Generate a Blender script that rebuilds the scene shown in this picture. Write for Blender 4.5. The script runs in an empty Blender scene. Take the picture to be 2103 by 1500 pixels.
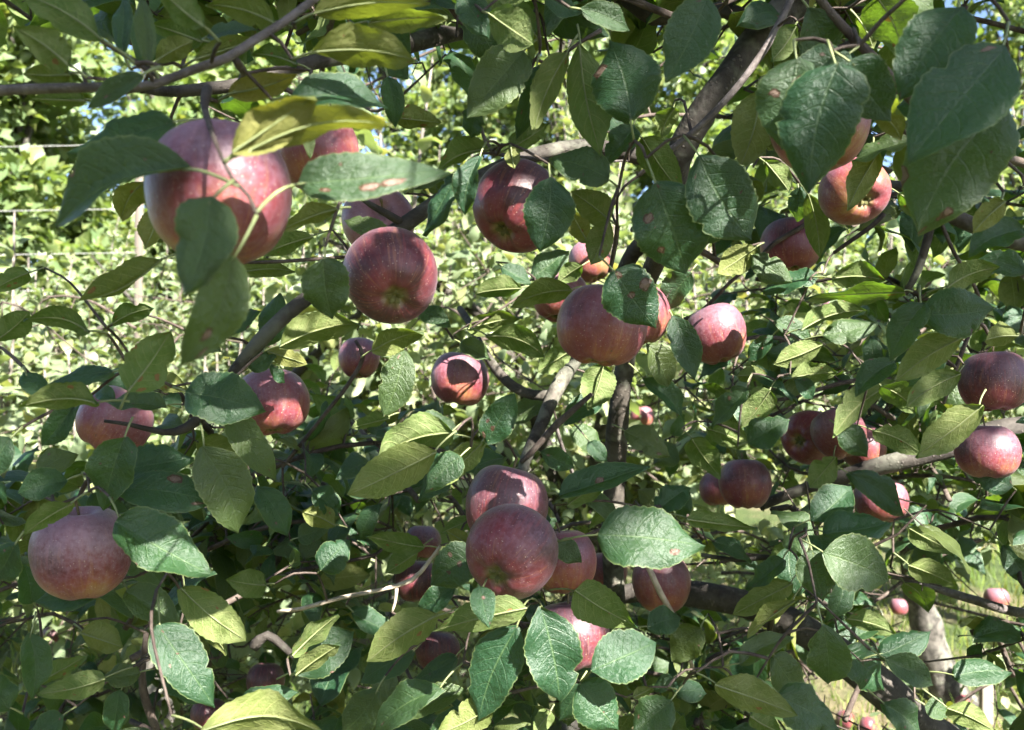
import bpy, math, random
import numpy as np
from mathutils import Vector, Matrix, Quaternion

random.seed(7); RNG = np.random.default_rng(11)
scene = bpy.context.scene
COL = scene.collection
F = 1800.0                                    # focal length in photograph pixels
CAM = np.array([0.0, 0.0, 1.55])

# ---------------------------------------------------------------- camera
cam_data = bpy.data.cameras.new('camera'); cam = bpy.data.objects.new('camera', cam_data)
COL.objects.link(cam); scene.camera = cam
cam.location = CAM.tolist(); cam.rotation_euler = (math.radians(90), 0, 0)
cam_data.sensor_width = 36.0; cam_data.lens = 36.0 * F / 2103.0
cam_data.clip_start = 0.02; cam_data.clip_end = 500
cam_data.dof.use_dof = True; cam_data.dof.focus_distance = 0.85; cam_data.dof.aperture_fstop = 10.0

# ---------------------------------------------------------------- sky and sun
SUN = np.array([0.41, -0.64, 0.64]); SUN /= np.linalg.norm(SUN)
world = bpy.data.worlds.new('World'); scene.world = world; world.use_nodes = True
wn = world.node_tree; bgn = wn.nodes['Background']
sky = wn.nodes.new('ShaderNodeTexSky'); sky.sky_type = 'NISHITA'; sky.sun_disc = False
sky.sun_elevation = math.asin(SUN[2]); sky.sun_rotation = math.atan2(SUN[0], SUN[1])
sky.air_density = 0.72; sky.dust_density = 0.9; sky.ozone_density = 1.0
wn.links.new(sky.outputs[0], bgn.inputs[0]); bgn.inputs[1].default_value = 0.05
sun_data = bpy.data.lights.new('sun', 'SUN'); sun = bpy.data.objects.new('sun', sun_data); COL.objects.link(sun)
sun_data.energy = 5.0; sun_data.angle = math.radians(0.5); sun_data.color = (1.0, 0.95, 0.86)
sun.rotation_euler = Vector((-SUN).tolist()).to_track_quat('-Z', 'Y').to_euler(); sun.location = (3, -3, 8)
vs = scene.view_settings; vs.view_transform = 'Standard'; vs.look = 'None'; vs.gamma = 1.0; vs.use_curve_mapping = False
vs.exposure = 2.95
scene.render.engine = 'CYCLES'; scene.cycles.use_denoising = True
scene.cycles.max_bounces = 4; scene.cycles.diffuse_bounces = 2; scene.cycles.glossy_bounces = 1; scene.cycles.transmission_bounces = 3
scene.cycles.use_adaptive_sampling = True; scene.cycles.adaptive_threshold = .03
scene.cycles.caustics_reflective = False; scene.cycles.caustics_refractive = False

# ---------------------------------------------------------------- small helpers
def P(x, y, d):
    return np.array([(x - 1051.5) / F * d, d, CAM[2] + (750.0 - y) / F * d])
def unit(v):
    x, y, z = v; n = math.sqrt(x * x + y * y + z * z); return np.array((x / n, y / n, z / n)) if n > 1e-9 else np.array([0, 0, 1.0])
def cross(a, b):
    a0, a1, a2 = a; b0, b1, b2 = b; return np.array((a1 * b2 - a2 * b1, a2 * b0 - a0 * b2, a0 * b1 - a1 * b0))
def rv(s=1.0): return RNG.normal(0, s, 3)
def U(a, b): return float(RNG.uniform(a, b))
def pixel(p):
    return 1051.5 + p[0] / p[1] * F, 750 - (p[2] - CAM[2]) / p[1] * F
def in_view(p, m=0):
    if p[1] < 0.2: return False
    x, y = pixel(p); return -m < x < 2103 + m and -m < y < 1500 + m

def link(name, data, parent=None, mat=None):
    o = bpy.data.objects.new(name, data); COL.objects.link(o)
    if parent is not None: o.parent = parent
    if mat is not None and data is not None:
        for m in (mat if isinstance(mat, (list, tuple)) else [mat]): data.materials.append(m)
    return o
def tag(o, label, cat, group=None):
    o['label'] = label; o['category'] = cat
    if group: o['group'] = group
    return o

class MB:
    """collects vertices, faces, material slots, uv and one random vector per vertex"""
    def __init__(s): s.v = []; s.f = []; s.m = []; s.uv = []; s.a = []; s.n = 0
    def add(s, v, f, uv=None, a=None, m=0):
        v = np.asarray(v, float); s.v.append(v); s.f += [tuple(i + s.n for i in q) for q in f]; s.m += [m] * len(f)
        s.uv.append(np.zeros((len(v), 2)) if uv is None else np.asarray(uv, float))
        s.a.append(np.zeros((len(v), 3)) if a is None else np.tile(np.asarray(a, float), (len(v), 1)) if np.ndim(a) == 1 else np.asarray(a, float))
        s.n += len(v)
    def mesh(s, name, smooth=True):
        me = bpy.data.meshes.new(name)
        v = np.concatenate(s.v); uv = np.concatenate(s.uv); a = np.concatenate(s.a)
        me.from_pydata(v.tolist(), [], s.f); me.update()
        fill(me, uv, a, smooth); me.polygons.foreach_set('material_index', np.array(s.m, np.int32))
        return me
def fill(me, uv, a, smooth=True):
    li = np.zeros(len(me.loops), np.int32); me.loops.foreach_get('vertex_index', li)
    l = me.uv_layers.new(name='UVMap'); l.data.foreach_set('uv', uv[li].astype(np.float32).ravel())
    at = me.attributes.new('leafv', 'FLOAT_VECTOR', 'POINT'); at.data.foreach_set('vector', a.astype(np.float32).ravel())
    if smooth: me.polygons.foreach_set('use_smooth', np.ones(len(me.polygons), bool))

def smooth_path(pts, rad, step=0.02):
    """Catmull-Rom through the control points, resampled"""
    pts = np.asarray(pts, float); rad = np.asarray(rad, float)
    if len(pts) < 3:
        n = max(2, int(np.linalg.norm(pts[-1] - pts[0]) / step)); t = np.linspace(0, 1, n + 1)[:, None]
        return pts[0] * (1 - t) + pts[-1] * t, (rad[0] * (1 - t) + rad[-1] * t)[:, 0]
    q = np.vstack([2 * pts[0] - pts[1], pts, 2 * pts[-1] - pts[-2]]); op, orr = [], []
    for i in range(1, len(q) - 2):
        n = max(2, int(np.linalg.norm(q[i + 1] - q[i]) / step))
        for k in range(n):
            t = k / n; a, b, c, d = q[i - 1], q[i], q[i + 1], q[i + 2]
            op.append(0.5 * (2 * b + (c - a) * t + (2 * a - 5 * b + 4 * c - d) * t * t + (3 * b - a - 3 * c + d) * t ** 3))
            orr.append(rad[i - 1] * (1 - t) + rad[i] * t)
    op.append(pts[-1]); orr.append(rad[-1])
    return np.array(op), np.array(orr)
def tube(mb, pts, rad, sides=8, rough=0.0, a=(0, 0, 0), m=0, caps=True):
    pts = np.asarray(pts, float); n = len(pts); rad = np.broadcast_to(np.asarray(rad, float), (n,))
    tan = np.gradient(pts, axis=0); up = np.array([0.13, 0.31, 0.94]); V = []; uv = []; L = 0
    ang = np.linspace(0, 2 * math.pi, sides, endpoint=False); CA, SA = np.cos(ang)[:, None], np.sin(ang)[:, None]; lob = RNG.uniform(0, 6.28, 3)
    for i in range(n):
        t = unit(tan[i]); x = unit(cross(up, t)); y = cross(t, x); up = y if abs(np.dot(up, t)) > .95 else up
        if i: L += np.linalg.norm(pts[i] - pts[i - 1])
        r = rad[i] if not rough else rad[i] * (1 + rough * (np.sin(2 * ang + lob[0] + L * 9) * .5 + np.sin(3 * ang + lob[1] - L * 23) * .4 + np.sin(lob[2] + L * 41) * .5))
        r = np.reshape(r, (-1, 1)); V.append(pts[i] + CA * r * x + SA * r * y); uv += [(k / sides, L) for k in range(sides)]
    V = np.vstack(V); f = []
    for i in range(n - 1):
        for k in range(sides):
            k2 = (k + 1) % sides; f.append((i * sides + k, i * sides + k2, (i + 1) * sides + k2, (i + 1) * sides + k))
    if caps: f += [tuple(range(sides - 1, -1, -1)), tuple((n - 1) * sides + k for k in range(sides))]
    mb.add(V, f, uv, a, m)

# ---------------------------------------------------------------- materials
def nodes_of(name):
    m = bpy.data.materials.new(name); m.use_nodes = True; nt = m.node_tree
    for n in list(nt.nodes): nt.nodes.remove(n)
    return m, nt
class G:
    def __init__(s, nt): s.nt = nt
    def n(s, t, **k):
        o = s.nt.nodes.new('ShaderNode' + t)
        for a, b in k.items(): setattr(o, a, b)
        return o
    def put(s, sock, v):
        if isinstance(v, bpy.types.NodeSocket): s.nt.links.new(v, sock)
        elif v is not None: sock.default_value = v
    def math(s, op, a, b=0.5, c=None, clamp=False):
        o = s.n('Math', operation=op, use_clamp=clamp); s.put(o.inputs[0], a); s.put(o.inputs[1], b)
        if c is not None: s.put(o.inputs[2], c)
        return o.outputs[0]
    def mix(s, fac, a, b, blend='MIX'):
        o = s.n('Mix', data_type='RGBA', blend_type=blend); s.put(o.inputs[0], fac); s.put(o.inputs[6], a); s.put(o.inputs[7], b); return o.outputs[2]
    def step(s, v, lo, hi, a=0.0, b=1.0):
        o = s.n('MapRange', interpolation_type='SMOOTHSTEP'); s.put(o.inputs[0], v)
        for i, x in enumerate((lo, hi, a, b)): s.put(o.inputs[i + 1], x)
        return o.outputs[0]
    def noise(s, vec, scale, detail=2.0, rough=.5, dist=0.0):
        o = s.n('TexNoise'); s.put(o.inputs['Vector'], vec); o.inputs['Scale'].default_value = scale
        o.inputs['Detail'].default_value = detail; o.inputs['Roughness'].default_value = rough; o.inputs['Distortion'].default_value = dist; return o.outputs[0]
    def voro(s, vec, scale, feature='F1'):
        o = s.n('TexVoronoi', feature=feature); s.put(o.inputs['Vector'], vec); o.inputs['Scale'].default_value = scale; return o.outputs['Distance']
    def sep(s, v): o = s.n('SeparateXYZ'); s.put(o.inputs[0], v); return o.outputs
    def comb(s, x, y, z): o = s.n('CombineXYZ'); s.put(o.inputs[0], x); s.put(o.inputs[1], y); s.put(o.inputs[2], z); return o.outputs[0]
    def bump(s, h, strength, dist): o = s.n('Bump'); s.put(o.inputs['Height'], h); o.inputs['Strength'].default_value = strength; o.inputs['Distance'].default_value = dist; return o.outputs[0]
    def principled(s, col, rough, normal=None, spec=.5):
        o = s.n('BsdfPrincipled'); s.put(o.inputs['Base Color'], col); s.put(o.inputs['Roughness'], rough); s.put(o.inputs['Specular IOR Level'], spec)
        if normal is not None: s.put(o.inputs['Normal'], normal)
        return o
    def out(s, sh): o = s.n('OutputMaterial'); s.nt.links.new(sh, o.inputs[0])
def rgb(r, g, b): return (r, g, b, 1.0)

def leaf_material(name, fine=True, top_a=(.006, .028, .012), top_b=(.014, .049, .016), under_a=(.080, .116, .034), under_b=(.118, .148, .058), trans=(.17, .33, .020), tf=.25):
    m, nt = nodes_of(name); g = G(nt)
    at = g.n('Attribute', attribute_name='leafv'); r, yel, brn = g.sep(at.outputs['Vector'])
    uvn = g.n('UVMap', uv_map='UVMap'); u, v, _ = g.sep(uvn.outputs[0])
    au = g.math('ABSOLUTE', g.math('SUBTRACT', u, .5)); au = g.math('MULTIPLY', au, 2.0)
    off = g.math('MULTIPLY', r, 57.0)
    vec = g.comb(u, g.math('MULTIPLY', v, 1.8), off)
    big = g.noise(vec, 2.3, 2.0)
    top = g.mix(g.math('ADD', g.math('MULTIPLY', r, .55), g.math('MULTIPLY', big, .5), clamp=True), rgb(*top_a), rgb(*top_b))
    und = g.mix(g.step(big, .35, .65), rgb(*under_a), rgb(*under_b))
    mid = g.step(au, .05, .015)
    if fine:
        fleck = g.noise(vec, 38.0, 3.0, .65); top = g.mix(g.math('MULTIPLY', g.step(fleck, .46, .68), g.step(big, .3, .6, .25, .85)), top, rgb(.042, .078, .052))
        ph = g.math('FRACT', g.math('MULTIPLY', g.math('SUBTRACT', v, g.math('ADD', g.math('MULTIPLY', au, .10), g.math('MULTIPLY', g.math('MULTIPLY', au, au), .14))), 7.5))
        ph = g.math('ABSOLUTE', g.math('SUBTRACT', ph, .5)); side = g.step(ph, .085, .01)
        vein = g.math('MAXIMUM', mid, g.math('MULTIPLY', side, g.step(au, 1.0, .5)))
        net = g.voro(vec, 22.0, 'DISTANCE_TO_EDGE')
        top = g.mix(g.math('MULTIPLY', g.math('MAXIMUM', mid, g.math('MULTIPLY', vein, .35)), .38), top, rgb(.10, .16, .06))
        und = g.mix(g.math('MULTIPLY', g.math('MAXIMUM', mid, g.math('MULTIPLY', vein, .55)), .55), und, rgb(.30, .31, .13))
        und = g.mix(g.math('MULTIPLY', g.step(net, .06, .0), .14), und, rgb(.30, .33, .14))
        sp = g.n('TexVoronoi', feature='F1'); g.put(sp.inputs['Vector'], g.comb(u, g.math('MULTIPLY', v, 1.5), off)); sp.inputs['Scale'].default_value = 3.6
        wob = g.noise(vec, 11.0, 3.0)
        d = g.math('ADD', sp.outputs['Distance'], g.math('MULTIPLY', g.math('SUBTRACT', wob, .5), .42))
        cr = g.n('SeparateColor'); g.put(cr.inputs[0], sp.outputs['Color'])
        lim = g.math('MULTIPLY', g.step(cr.outputs[0], .68, 1.0), g.math('MULTIPLY', g.math('ADD', brn, .10), .40))
        spot = g.math('LESS_THAN', d, lim)
        ring = g.math('LESS_THAN', d, g.math('MULTIPLY', lim, .72))
        scol = g.mix(ring, rgb(.06, .030, .016), g.mix(big, rgb(.11, .065, .04), rgb(.20, .14, .115)))
        pin = g.voro(vec, 16.0); pin = g.math('MULTIPLY', g.step(pin, .14, .06), g.step(g.noise(vec, 3.0), .52, .62))
        top = g.mix(g.math('MULTIPLY', pin, .45), top, rgb(.16, .13, .07))
        edge = g.step(au, .93, 1.0); top = g.mix(g.math('MULTIPLY', edge, .45), top, rgb(.20, .24, .09))
    top = g.mix(g.math('MULTIPLY', yel, .8), top, rgb(.26, .24, .035)); und = g.mix(g.math('MULTIPLY', yel, .6), und, rgb(.40, .30, .07))
    tcol = g.mix(yel, rgb(*trans), rgb(.55, .34, .04))
    if fine:
        top = g.mix(spot, top, scol); und = g.mix(spot, und, rgb(.20, .11, .045)); tcol = g.mix(g.math('MULTIPLY', spot, .8), tcol, rgb(.16, .06, .015))
        tcol = g.mix(g.math('MULTIPLY', vein, .28), tcol, rgb(.09, .17, .01))
        h = g.math('ADD', g.math('MULTIPLY', vein, -.28), g.math('ADD', g.math('MULTIPLY', fleck, .5), g.math('MULTIPLY', g.noise(vec, 9.0, 2.0), 1.3))); nrm = g.bump(h, .5, .0026)
    else: nrm = None
    geo = g.n('NewGeometry'); back = geo.outputs['Backfacing']
    col = g.mix(back, top, und)
    rough = g.math('ADD', g.math('MULTIPLY', back, .24), .42)
    pr = g.principled(col, rough, nrm, g.math('SUBTRACT', .42, g.math('MULTIPLY', back, .22)))
    tr = g.n('BsdfTranslucent'); g.put(tr.inputs[0], tcol)
    if nrm is not None: g.put(tr.inputs['Normal'], nrm)
    ms = g.n('MixShader'); ms.inputs[0].default_value = tf
    nt.links.new(pr.outputs[0], ms.inputs[1]); nt.links.new(tr.outputs[0], ms.inputs[2]); g.out(ms.outputs[0])
    return m
def plain(name, col, rough=.7, var=.3, scale=40.0, bump=0.0, col2=None, stretch=None):
    m, nt = nodes_of(name); g = G(nt)
    tc = g.n('TexCoord'); vec = tc.outputs['Object']
    if stretch:
        mp = g.n('Mapping'); g.put(mp.inputs[0], vec); mp.inputs[3].default_value = stretch; vec = mp.outputs[0]
    nz = g.noise(vec, scale, 5.0, .6)
    c2 = rgb(*[c * (1 - var) for c in col]) if col2 is None else rgb(*col2)
    c = g.mix(g.step(nz, .35, .68), c2, rgb(*col))
    pr = g.principled(c, rough, g.bump(nz, bump, .004) if bump else None, .3); g.out(pr.outputs[0]); return m
def bark_material(name, dark, light, scale=1.0, lichen=0.0):
    m, nt = nodes_of(name); g = G(nt)
    tc = g.n('TexCoord'); vec = tc.outputs['Object']
    uvn = g.n('UVMap', uv_map='UVMap'); u, v, _ = g.sep(uvn.outputs[0])
    n1 = g.noise(vec, 30 * scale, 6.0, .65, .4); n2 = g.noise(vec, 120 * scale, 3.0, .6)
    lv = g.comb(g.math('MULTIPLY', u, 9.0), g.math('MULTIPLY', v, 130.0), 0.0)
    len_ = g.voro(lv, 1.0); lent = g.step(len_, .22, .12)
    c = g.mix(g.step(n1, .36, .66), rgb(*dark), rgb(*light))
    c = g.mix(g.math('MULTIPLY', lent, .5), c, rgb(*[min(1, x * 1.9) for x in light]))
    if lichen: c = g.mix(g.math('MULTIPLY', g.step(g.noise(vec, 13.0, 4.0, .7), .52, .64), lichen), c, rgb(.22, .23, .18))
    h = g.math('ADD', g.math('MULTIPLY', n1, 1.0), g.math('ADD', g.math('MULTIPLY', n2, .4), g.math('MULTIPLY', lent, .35)))
    pr = g.principled(c, .78, g.bump(h, .8, .004 / scale ** .5), .25); g.out(pr.outputs[0]); return m
def apple_material():
    m, nt = nodes_of('apple_skin'); g = G(nt)
    tc = g.n('TexCoord'); vec = tc.outputs['Object']; oi = g.n('ObjectInfo')
    cs = g.n('SeparateColor'); g.put(cs.inputs[0], oi.outputs['Color']); red, bloom, seed = cs.outputs
    x, y, z = g.sep(vec); sd = g.math('MULTIPLY', seed, 40.0)
    lon = g.math('SQRT', g.math('ADD', g.math('MULTIPLY', x, x), g.math('MULTIPLY', y, y)))
    iv = g.math('DIVIDE', 1.0, g.math('MAXIMUM', lon, .08))
    sv = g.comb(g.math('MULTIPLY', g.math('MULTIPLY', x, iv), 9.0), g.math('MULTIPLY', g.math('MULTIPLY', y, iv), 9.0), g.math('ADD', g.math('MULTIPLY', z, 1.1), sd))
    streak = g.noise(sv, 1.0, 4.0, .65)
    bv = g.comb(x, y, g.math('ADD', z, sd)); big = g.noise(bv, 1.15, 2.0); fine = g.noise(bv, 9.0, 4.0, .65)
    cover = g.math('ADD', g.math('MULTIPLY', big, 1.15), g.math('MULTIPLY', streak, .38))
    cover = g.math('ADD', cover, g.math('MULTIPLY', g.step(z, -.85, .35), .34))
    cover = g.math('ADD', cover, g.math('SUBTRACT', red, .62))
    c = g.mix(g.step(cover, .48, .72), rgb(.25, .14, .045), rgb(.22, .070, .034))
    c = g.mix(g.step(cover, .62, .98), c, rgb(.122, .019, .027))
    c = g.mix(g.step(cover, 1.0, 1.3), c, rgb(.050, .009, .013))
    c = g.mix(g.math('MULTIPLY', g.step(streak, .50, .62), .42), c, rgb(.19, .030, .028)); c = g.mix(g.math('MULTIPLY', g.step(streak, .44, .34), .40), c, rgb(.24, .10, .045))
    scab = g.voro(bv, 2.6); c = g.mix(g.math('MULTIPLY', g.step(g.math('ADD', scab, g.math('MULTIPLY', fine, .10)), .125, .10), .7), c, rgb(.07, .045, .03))
    pole = g.math('MULTIPLY', g.step(lon, .34, .12), g.step(z, .0, -.3)); c = g.mix(g.math('MULTIPLY', pole, .75), c, rgb(.20, .19, .05))
    cav = g.math('MULTIPLY', g.step(lon, .30, .08), g.step(z, .0, .3)); c = g.mix(g.math('MULTIPLY', cav, .7), c, rgb(.22, .17, .06))
    lv = g.voro(bv, 15.0); lmask = g.noise(bv, 25.0, 1.0); c = g.mix(g.math('MULTIPLY', g.step(lv, .19, .08), g.step(lmask, .40, .58, .15, .9)), c, rgb(.48, .38, .30))
    c = g.mix(g.math('MULTIPLY', bloom, g.step(g.math('ADD', g.math('MULTIPLY', fine, .9), g.math('MULTIPLY', g.step(z, -.6, .8), .35)), .30, .95)), c, rgb(.31, .205, .265))
    rough = g.math('ADD', .27, g.math('MULTIPLY', fine, .26))
    pr = g.principled(c, rough, g.bump(g.math('ADD', fine, g.math('MULTIPLY', streak, .6)), .10, .02), .46)
    pr.inputs['Sheen Weight'].default_value = .07; pr.inputs['Sheen Roughness'].default_value = .45; pr.inputs['Sheen Tint'].default_value = (.8, .75, .9, 1)
    pr.inputs['Subsurface Weight'].default_value = 0.0
    g.out(pr.outputs[0]); return m

M = {}
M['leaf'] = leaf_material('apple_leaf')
M['leaf_far'] = leaf_material('apple_leaf_sunlit_pale', fine=False, top_a=(.10, .14, .078), top_b=(.175, .215, .125), under_a=(.24, .28, .15), under_b=(.32, .34, .21), trans=(.30, .40, .09), tf=.34)  # paler copy of the apple leaf, sunlight on background foliage put into the colour
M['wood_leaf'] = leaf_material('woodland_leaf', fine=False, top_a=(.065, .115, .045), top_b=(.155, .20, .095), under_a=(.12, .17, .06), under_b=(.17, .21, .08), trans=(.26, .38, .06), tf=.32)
M['leaf_shade'] = leaf_material('apple_leaf_unseen_added_trees', fine=False, top_a=(.010, .050, .026), top_b=(.022, .080, .032))
M['petiole'] = plain('leaf_stalk', (.20, .23, .10), .55, .35, 60)
M['twig'] = bark_material('young_twig_bark', (.042, .030, .025), (.095, .075, .062), 2.0)
M['bark'] = bark_material('limb_bark', (.026, .022, .019), (.062, .054, .047), 1.0, .30)
M['greybark'] = bark_material('grey_twig_bark', (.075, .062, .058), (.15, .13, .125), 2.0)
M['limbgrey'] = bark_material('grey_limb_bark', (.027, .023, .019), (.075, .065, .055), 1.2, .4)
M['trunkbark'] = bark_material('flaky_trunk_bark', (.022, .020, .017), (.105, .096, .084), .8, .4)
M['deadwood'] = plain('dead_stick_wood', (.42, .35, .28), .8, .45, 70, .3)
M['apple'] = apple_material()
M['calyx'] = plain('dry_calyx', (.06, .05, .02), .8, .4, 90, col2=(.12, .12, .04))
M['stem'] = plain('apple_stalk', (.16, .12, .06), .7, .4, 50)
# ---------------------------------------------------------------- ground
def ground_material():
    m, nt = nodes_of('orchard_grass_ground'); g = G(nt); tc = g.n('TexCoord'); vec = tc.outputs['Object']
    a = g.noise(vec, .8, 5.0, .6); b = g.noise(vec, 28.0, 6.0, .7)
    c = g.mix(g.step(b, .35, .65), rgb(.028, .045, .015), rgb(.07, .095, .03)); c = g.mix(g.step(a, .45, .65), c, rgb(.16, .13, .08))
    pr = g.principled(c, .9, g.bump(b, .9, .03), .2); g.out(pr.outputs[0]); return m
mb = MB(); nx = 60; xs = np.linspace(-1, 1, nx); xs = np.sign(xs) * np.abs(xs) ** 2.2 * 220
gx, gy = np.meshgrid(xs, xs); gz = .05 * np.sin(gx * .9 + 1) * np.cos(gy * .7) * np.exp(-(gx ** 2 + gy ** 2) / 900)
gz -= 0.05
mb.add(np.stack([gx.ravel(), gy.ravel() + 5, gz.ravel()], 1), [(j * nx + i, j * nx + i + 1, (j + 1) * nx + i + 1, (j + 1) * nx + i) for j in range(nx - 1) for i in range(nx - 1)])
ground = link('ground', mb.mesh('ground'), None, ground_material()); ground['kind'] = 'structure'

def grass(n):
    V = []; A = []; UVs = []
    for _ in range(n):
        y = U(2.6, 8.5); x = U(-.65, .68) * y; h = U(.05, .16); w = U(.003, .006); a = U(0, 6.28); l = U(.1, .8) * h; b = U(0, 6.28)
        c = np.array([x, y, -.06]); s = np.array([math.cos(a), math.sin(a), 0]) * w; t = np.array([math.cos(b), math.sin(b), 0]) * l
        V += [c - s, c + s, c + s * .7 + t * .35 + (0, 0, h * .6), c - s * .7 + t * .35 + (0, 0, h * .6), c + t + (0, 0, h)]
        A += [[U(0, 1), U(0, 1) ** 4 * .6, 0]] * 5
    f = []
    for i in range(n): k = 5 * i; f += [(k, k + 1, k + 2, k + 3), (k + 3, k + 2, k + 4)]
    mb = MB(); mb.add(V, f, np.tile([.5, .5], (len(V), 1)), np.array(A)); return mb.mesh('grass')
M['grass'] = leaf_material('grass_blade', fine=False, top_a=(.035, .075, .018), top_b=(.08, .125, .03), under_a=(.09, .14, .03), under_b=(.13, .18, .05), trans=(.25, .36, .04), tf=.3)
o = link('grass', grass(14000), None, M['grass']); o['kind'] = 'stuff'; o['label'] = 'sunlit orchard grass growing under the apple trees'; o['category'] = 'grass'

# ---------------------------------------------------------------- leaf shapes
WV = np.array([0, .05, .14, .28, .43, .58, .73, .85, .93, 1.0]); WW = np.array([.06, .42, .76, .97, 1.0, .93, .72, .44, .20, .0])
def leaf_local(L, W, rows, cols, fold=.3, arch=.1, tip=0., wave=.0, bend=0., twist=0., serr=.02, ph=0., curl=0., shape=0., ragged=None):
    """vertices of one leaf: midrib along +x from 0 to L, top side +z"""
    v = np.linspace(0, 1, rows + 1); u = np.linspace(-1, 1, cols + 1)
    V, Q = np.meshgrid(v, u, indexing='ij')
    hw = np.interp(v ** (1 + .4 * shape), WV, WW) * W * .5
    z = np.where(np.arange(rows + 1) % 2 == 0, 1 + serr, 1 - serr); hw = hw * z
    hw2 = hw[:, None] * np.abs(Q)
    if ragged is not None:
        for sgn in (-1, 1):
            e = 1 + .04 * np.sin(v * ragged.uniform(5, 13) + ragged.uniform(0, 6))
            if ragged.uniform() < .28: e = e * (1 - ragged.uniform(.1, .34) * np.exp(-((v - ragged.uniform(.2, .85)) / ragged.uniform(.02, .05)) ** 2))
            hw2 = np.where(np.sign(Q) == sgn, hw2 * e[:, None], hw2)
    fo = fold * (1 - .45 * V)
    y = np.sign(Q) * hw2 * np.cos(fo); zz = hw2 * np.sin(fo)
    zz = zz - curl * W * np.abs(Q) ** 3 * .5
    zz = zz + wave * W * np.abs(Q) ** 1.5 * np.sin(2 * math.pi * (2.1 * V) + ph + np.sign(Q) * 1.3)
    tw = twist * (V - .3); y, zz = y * np.cos(tw) - zz * np.sin(tw), y * np.sin(tw) + zz * np.cos(tw)
    x = V * L
    zz = zz + arch * L * np.sin(math.pi * V) - tip * L * np.clip(V - .65, 0, 1) ** 2 * 4
    y = y + bend * L * np.sin(math.pi * V)
    vert = np.stack([x.ravel(), y.ravel(), zz.ravel()], 1); uv = np.stack([(Q.ravel() + 1) / 2, V.ravel()], 1)
    c1 = cols + 1
    f = [(i * c1 + j, (i + 1) * c1 + j, (i + 1) * c1 + j + 1, i * c1 + j + 1) for i in range(rows) for j in range(cols)]
    return vert, f, uv
def variants(rows, cols, n, seed):
    r = np.random.default_rng(seed); out = []
    for _ in range(n):
        out.append(leaf_local(1.0, r.uniform(.50, .66), rows, cols, r.uniform(.12, .7), r.uniform(.02, .20), r.uniform(-.05, .12), r.uniform(.0, .09), r.uniform(-.07, .07), r.uniform(-.8, .8), .015 if rows > 8 else 0., r.uniform(0, 6), r.uniform(0, .4), r.uniform(-.5, .6), r if rows > 8 else None))
    return out
MIDVAR = variants(10, 4, 16, 3); FARVAR = variants(4, 2, 8, 4)
def frame(d, n):
    d = unit(d); n = unit(n - d * np.dot(n, d)); return np.stack([d, cross(n, d), n], 1)      # columns x, y, z
def leaves_mesh(name, items, var):
    """items: (base, dir, normal, length, (rnd, yellow, brown)) -> one joined mesh"""
    Vs, Fs, UVs, As = [], [], [], []; n = 0; nv = len(var)
    for k in range(nv):
        sub = items[k::nv]
        if not sub: continue
        v, f, uv = var[k]; b = np.array([i[0] for i in sub]); d = np.array([i[1] for i in sub]); nn = np.array([i[2] for i in sub]); L = np.array([i[3] for i in sub]); at = np.array([i[4] for i in sub])
        d = d / np.linalg.norm(d, axis=1)[:, None]; nn = nn - d * (nn * d).sum(1)[:, None]; nn = nn / np.maximum(1e-6, np.linalg.norm(nn, axis=1))[:, None]; y = np.cross(nn, d)
        R = np.stack([d, y, nn], 1)                       # rows are the axes
        Vs.append((np.einsum('vk,mkj->mvj', v, R) * L[:, None, None] + b[:, None]).reshape(-1, 3)); m = len(sub)
        Fs.append((np.asarray(f)[None] + (np.arange(m) * len(v))[:, None, None]).reshape(-1, 4) + n); UVs.append(np.tile(uv, (m, 1))); As.append(np.repeat(at, len(v), 0)); n += m * len(v)
    me = bpy.data.meshes.new(name); V = np.concatenate(Vs).astype(np.float32); Q = np.concatenate(Fs).astype(np.int32)
    me.vertices.add(len(V)); me.vertices.foreach_set('co', V.ravel())
    me.loops.add(Q.size); me.loops.foreach_set('vertex_index', Q.ravel())
    me.polygons.add(len(Q)); me.polygons.foreach_set('loop_start', np.arange(0, Q.size, 4, dtype=np.int32)); me.polygons.foreach_set('loop_total', np.full(len(Q), 4, np.int32))
    me.update(calc_edges=True)
    fill(me, np.concatenate(UVs), np.concatenate(As)); return me
def shared_leaf_meshes(var, mats, tag_, n_a=3):
    out = []
    for k, (v, f, uv) in enumerate(var):
        mb = MB(); mb.add(v, f, uv, (U(0, 1), U(0, 1) ** 4 * .5, U(0, 1) ** 2 * .5)); me = mb.mesh('leaf_' + tag_); me.materials.append(mats); out.append(me)
    return out
def place_leaf(me, item, parent):
    b, d, n, L, a = item; o = bpy.data.objects.new('leaf', me); COL.objects.link(o); o.parent = parent
    R = frame(d, n); q = Matrix(R.tolist()).to_quaternion(); o.rotation_mode = 'QUATERNION'; o.rotation_quaternion = q
    o.location = (np.asarray(b) - np.asarray(parent.location)).tolist(); o.scale = (L, L, L); return o
def rattr(y=.05, br=.45): return np.array([U(0, 1), min(1, U(0, 1) ** 5 * y * 6), U(0, 1) ** 2 * br])

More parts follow.
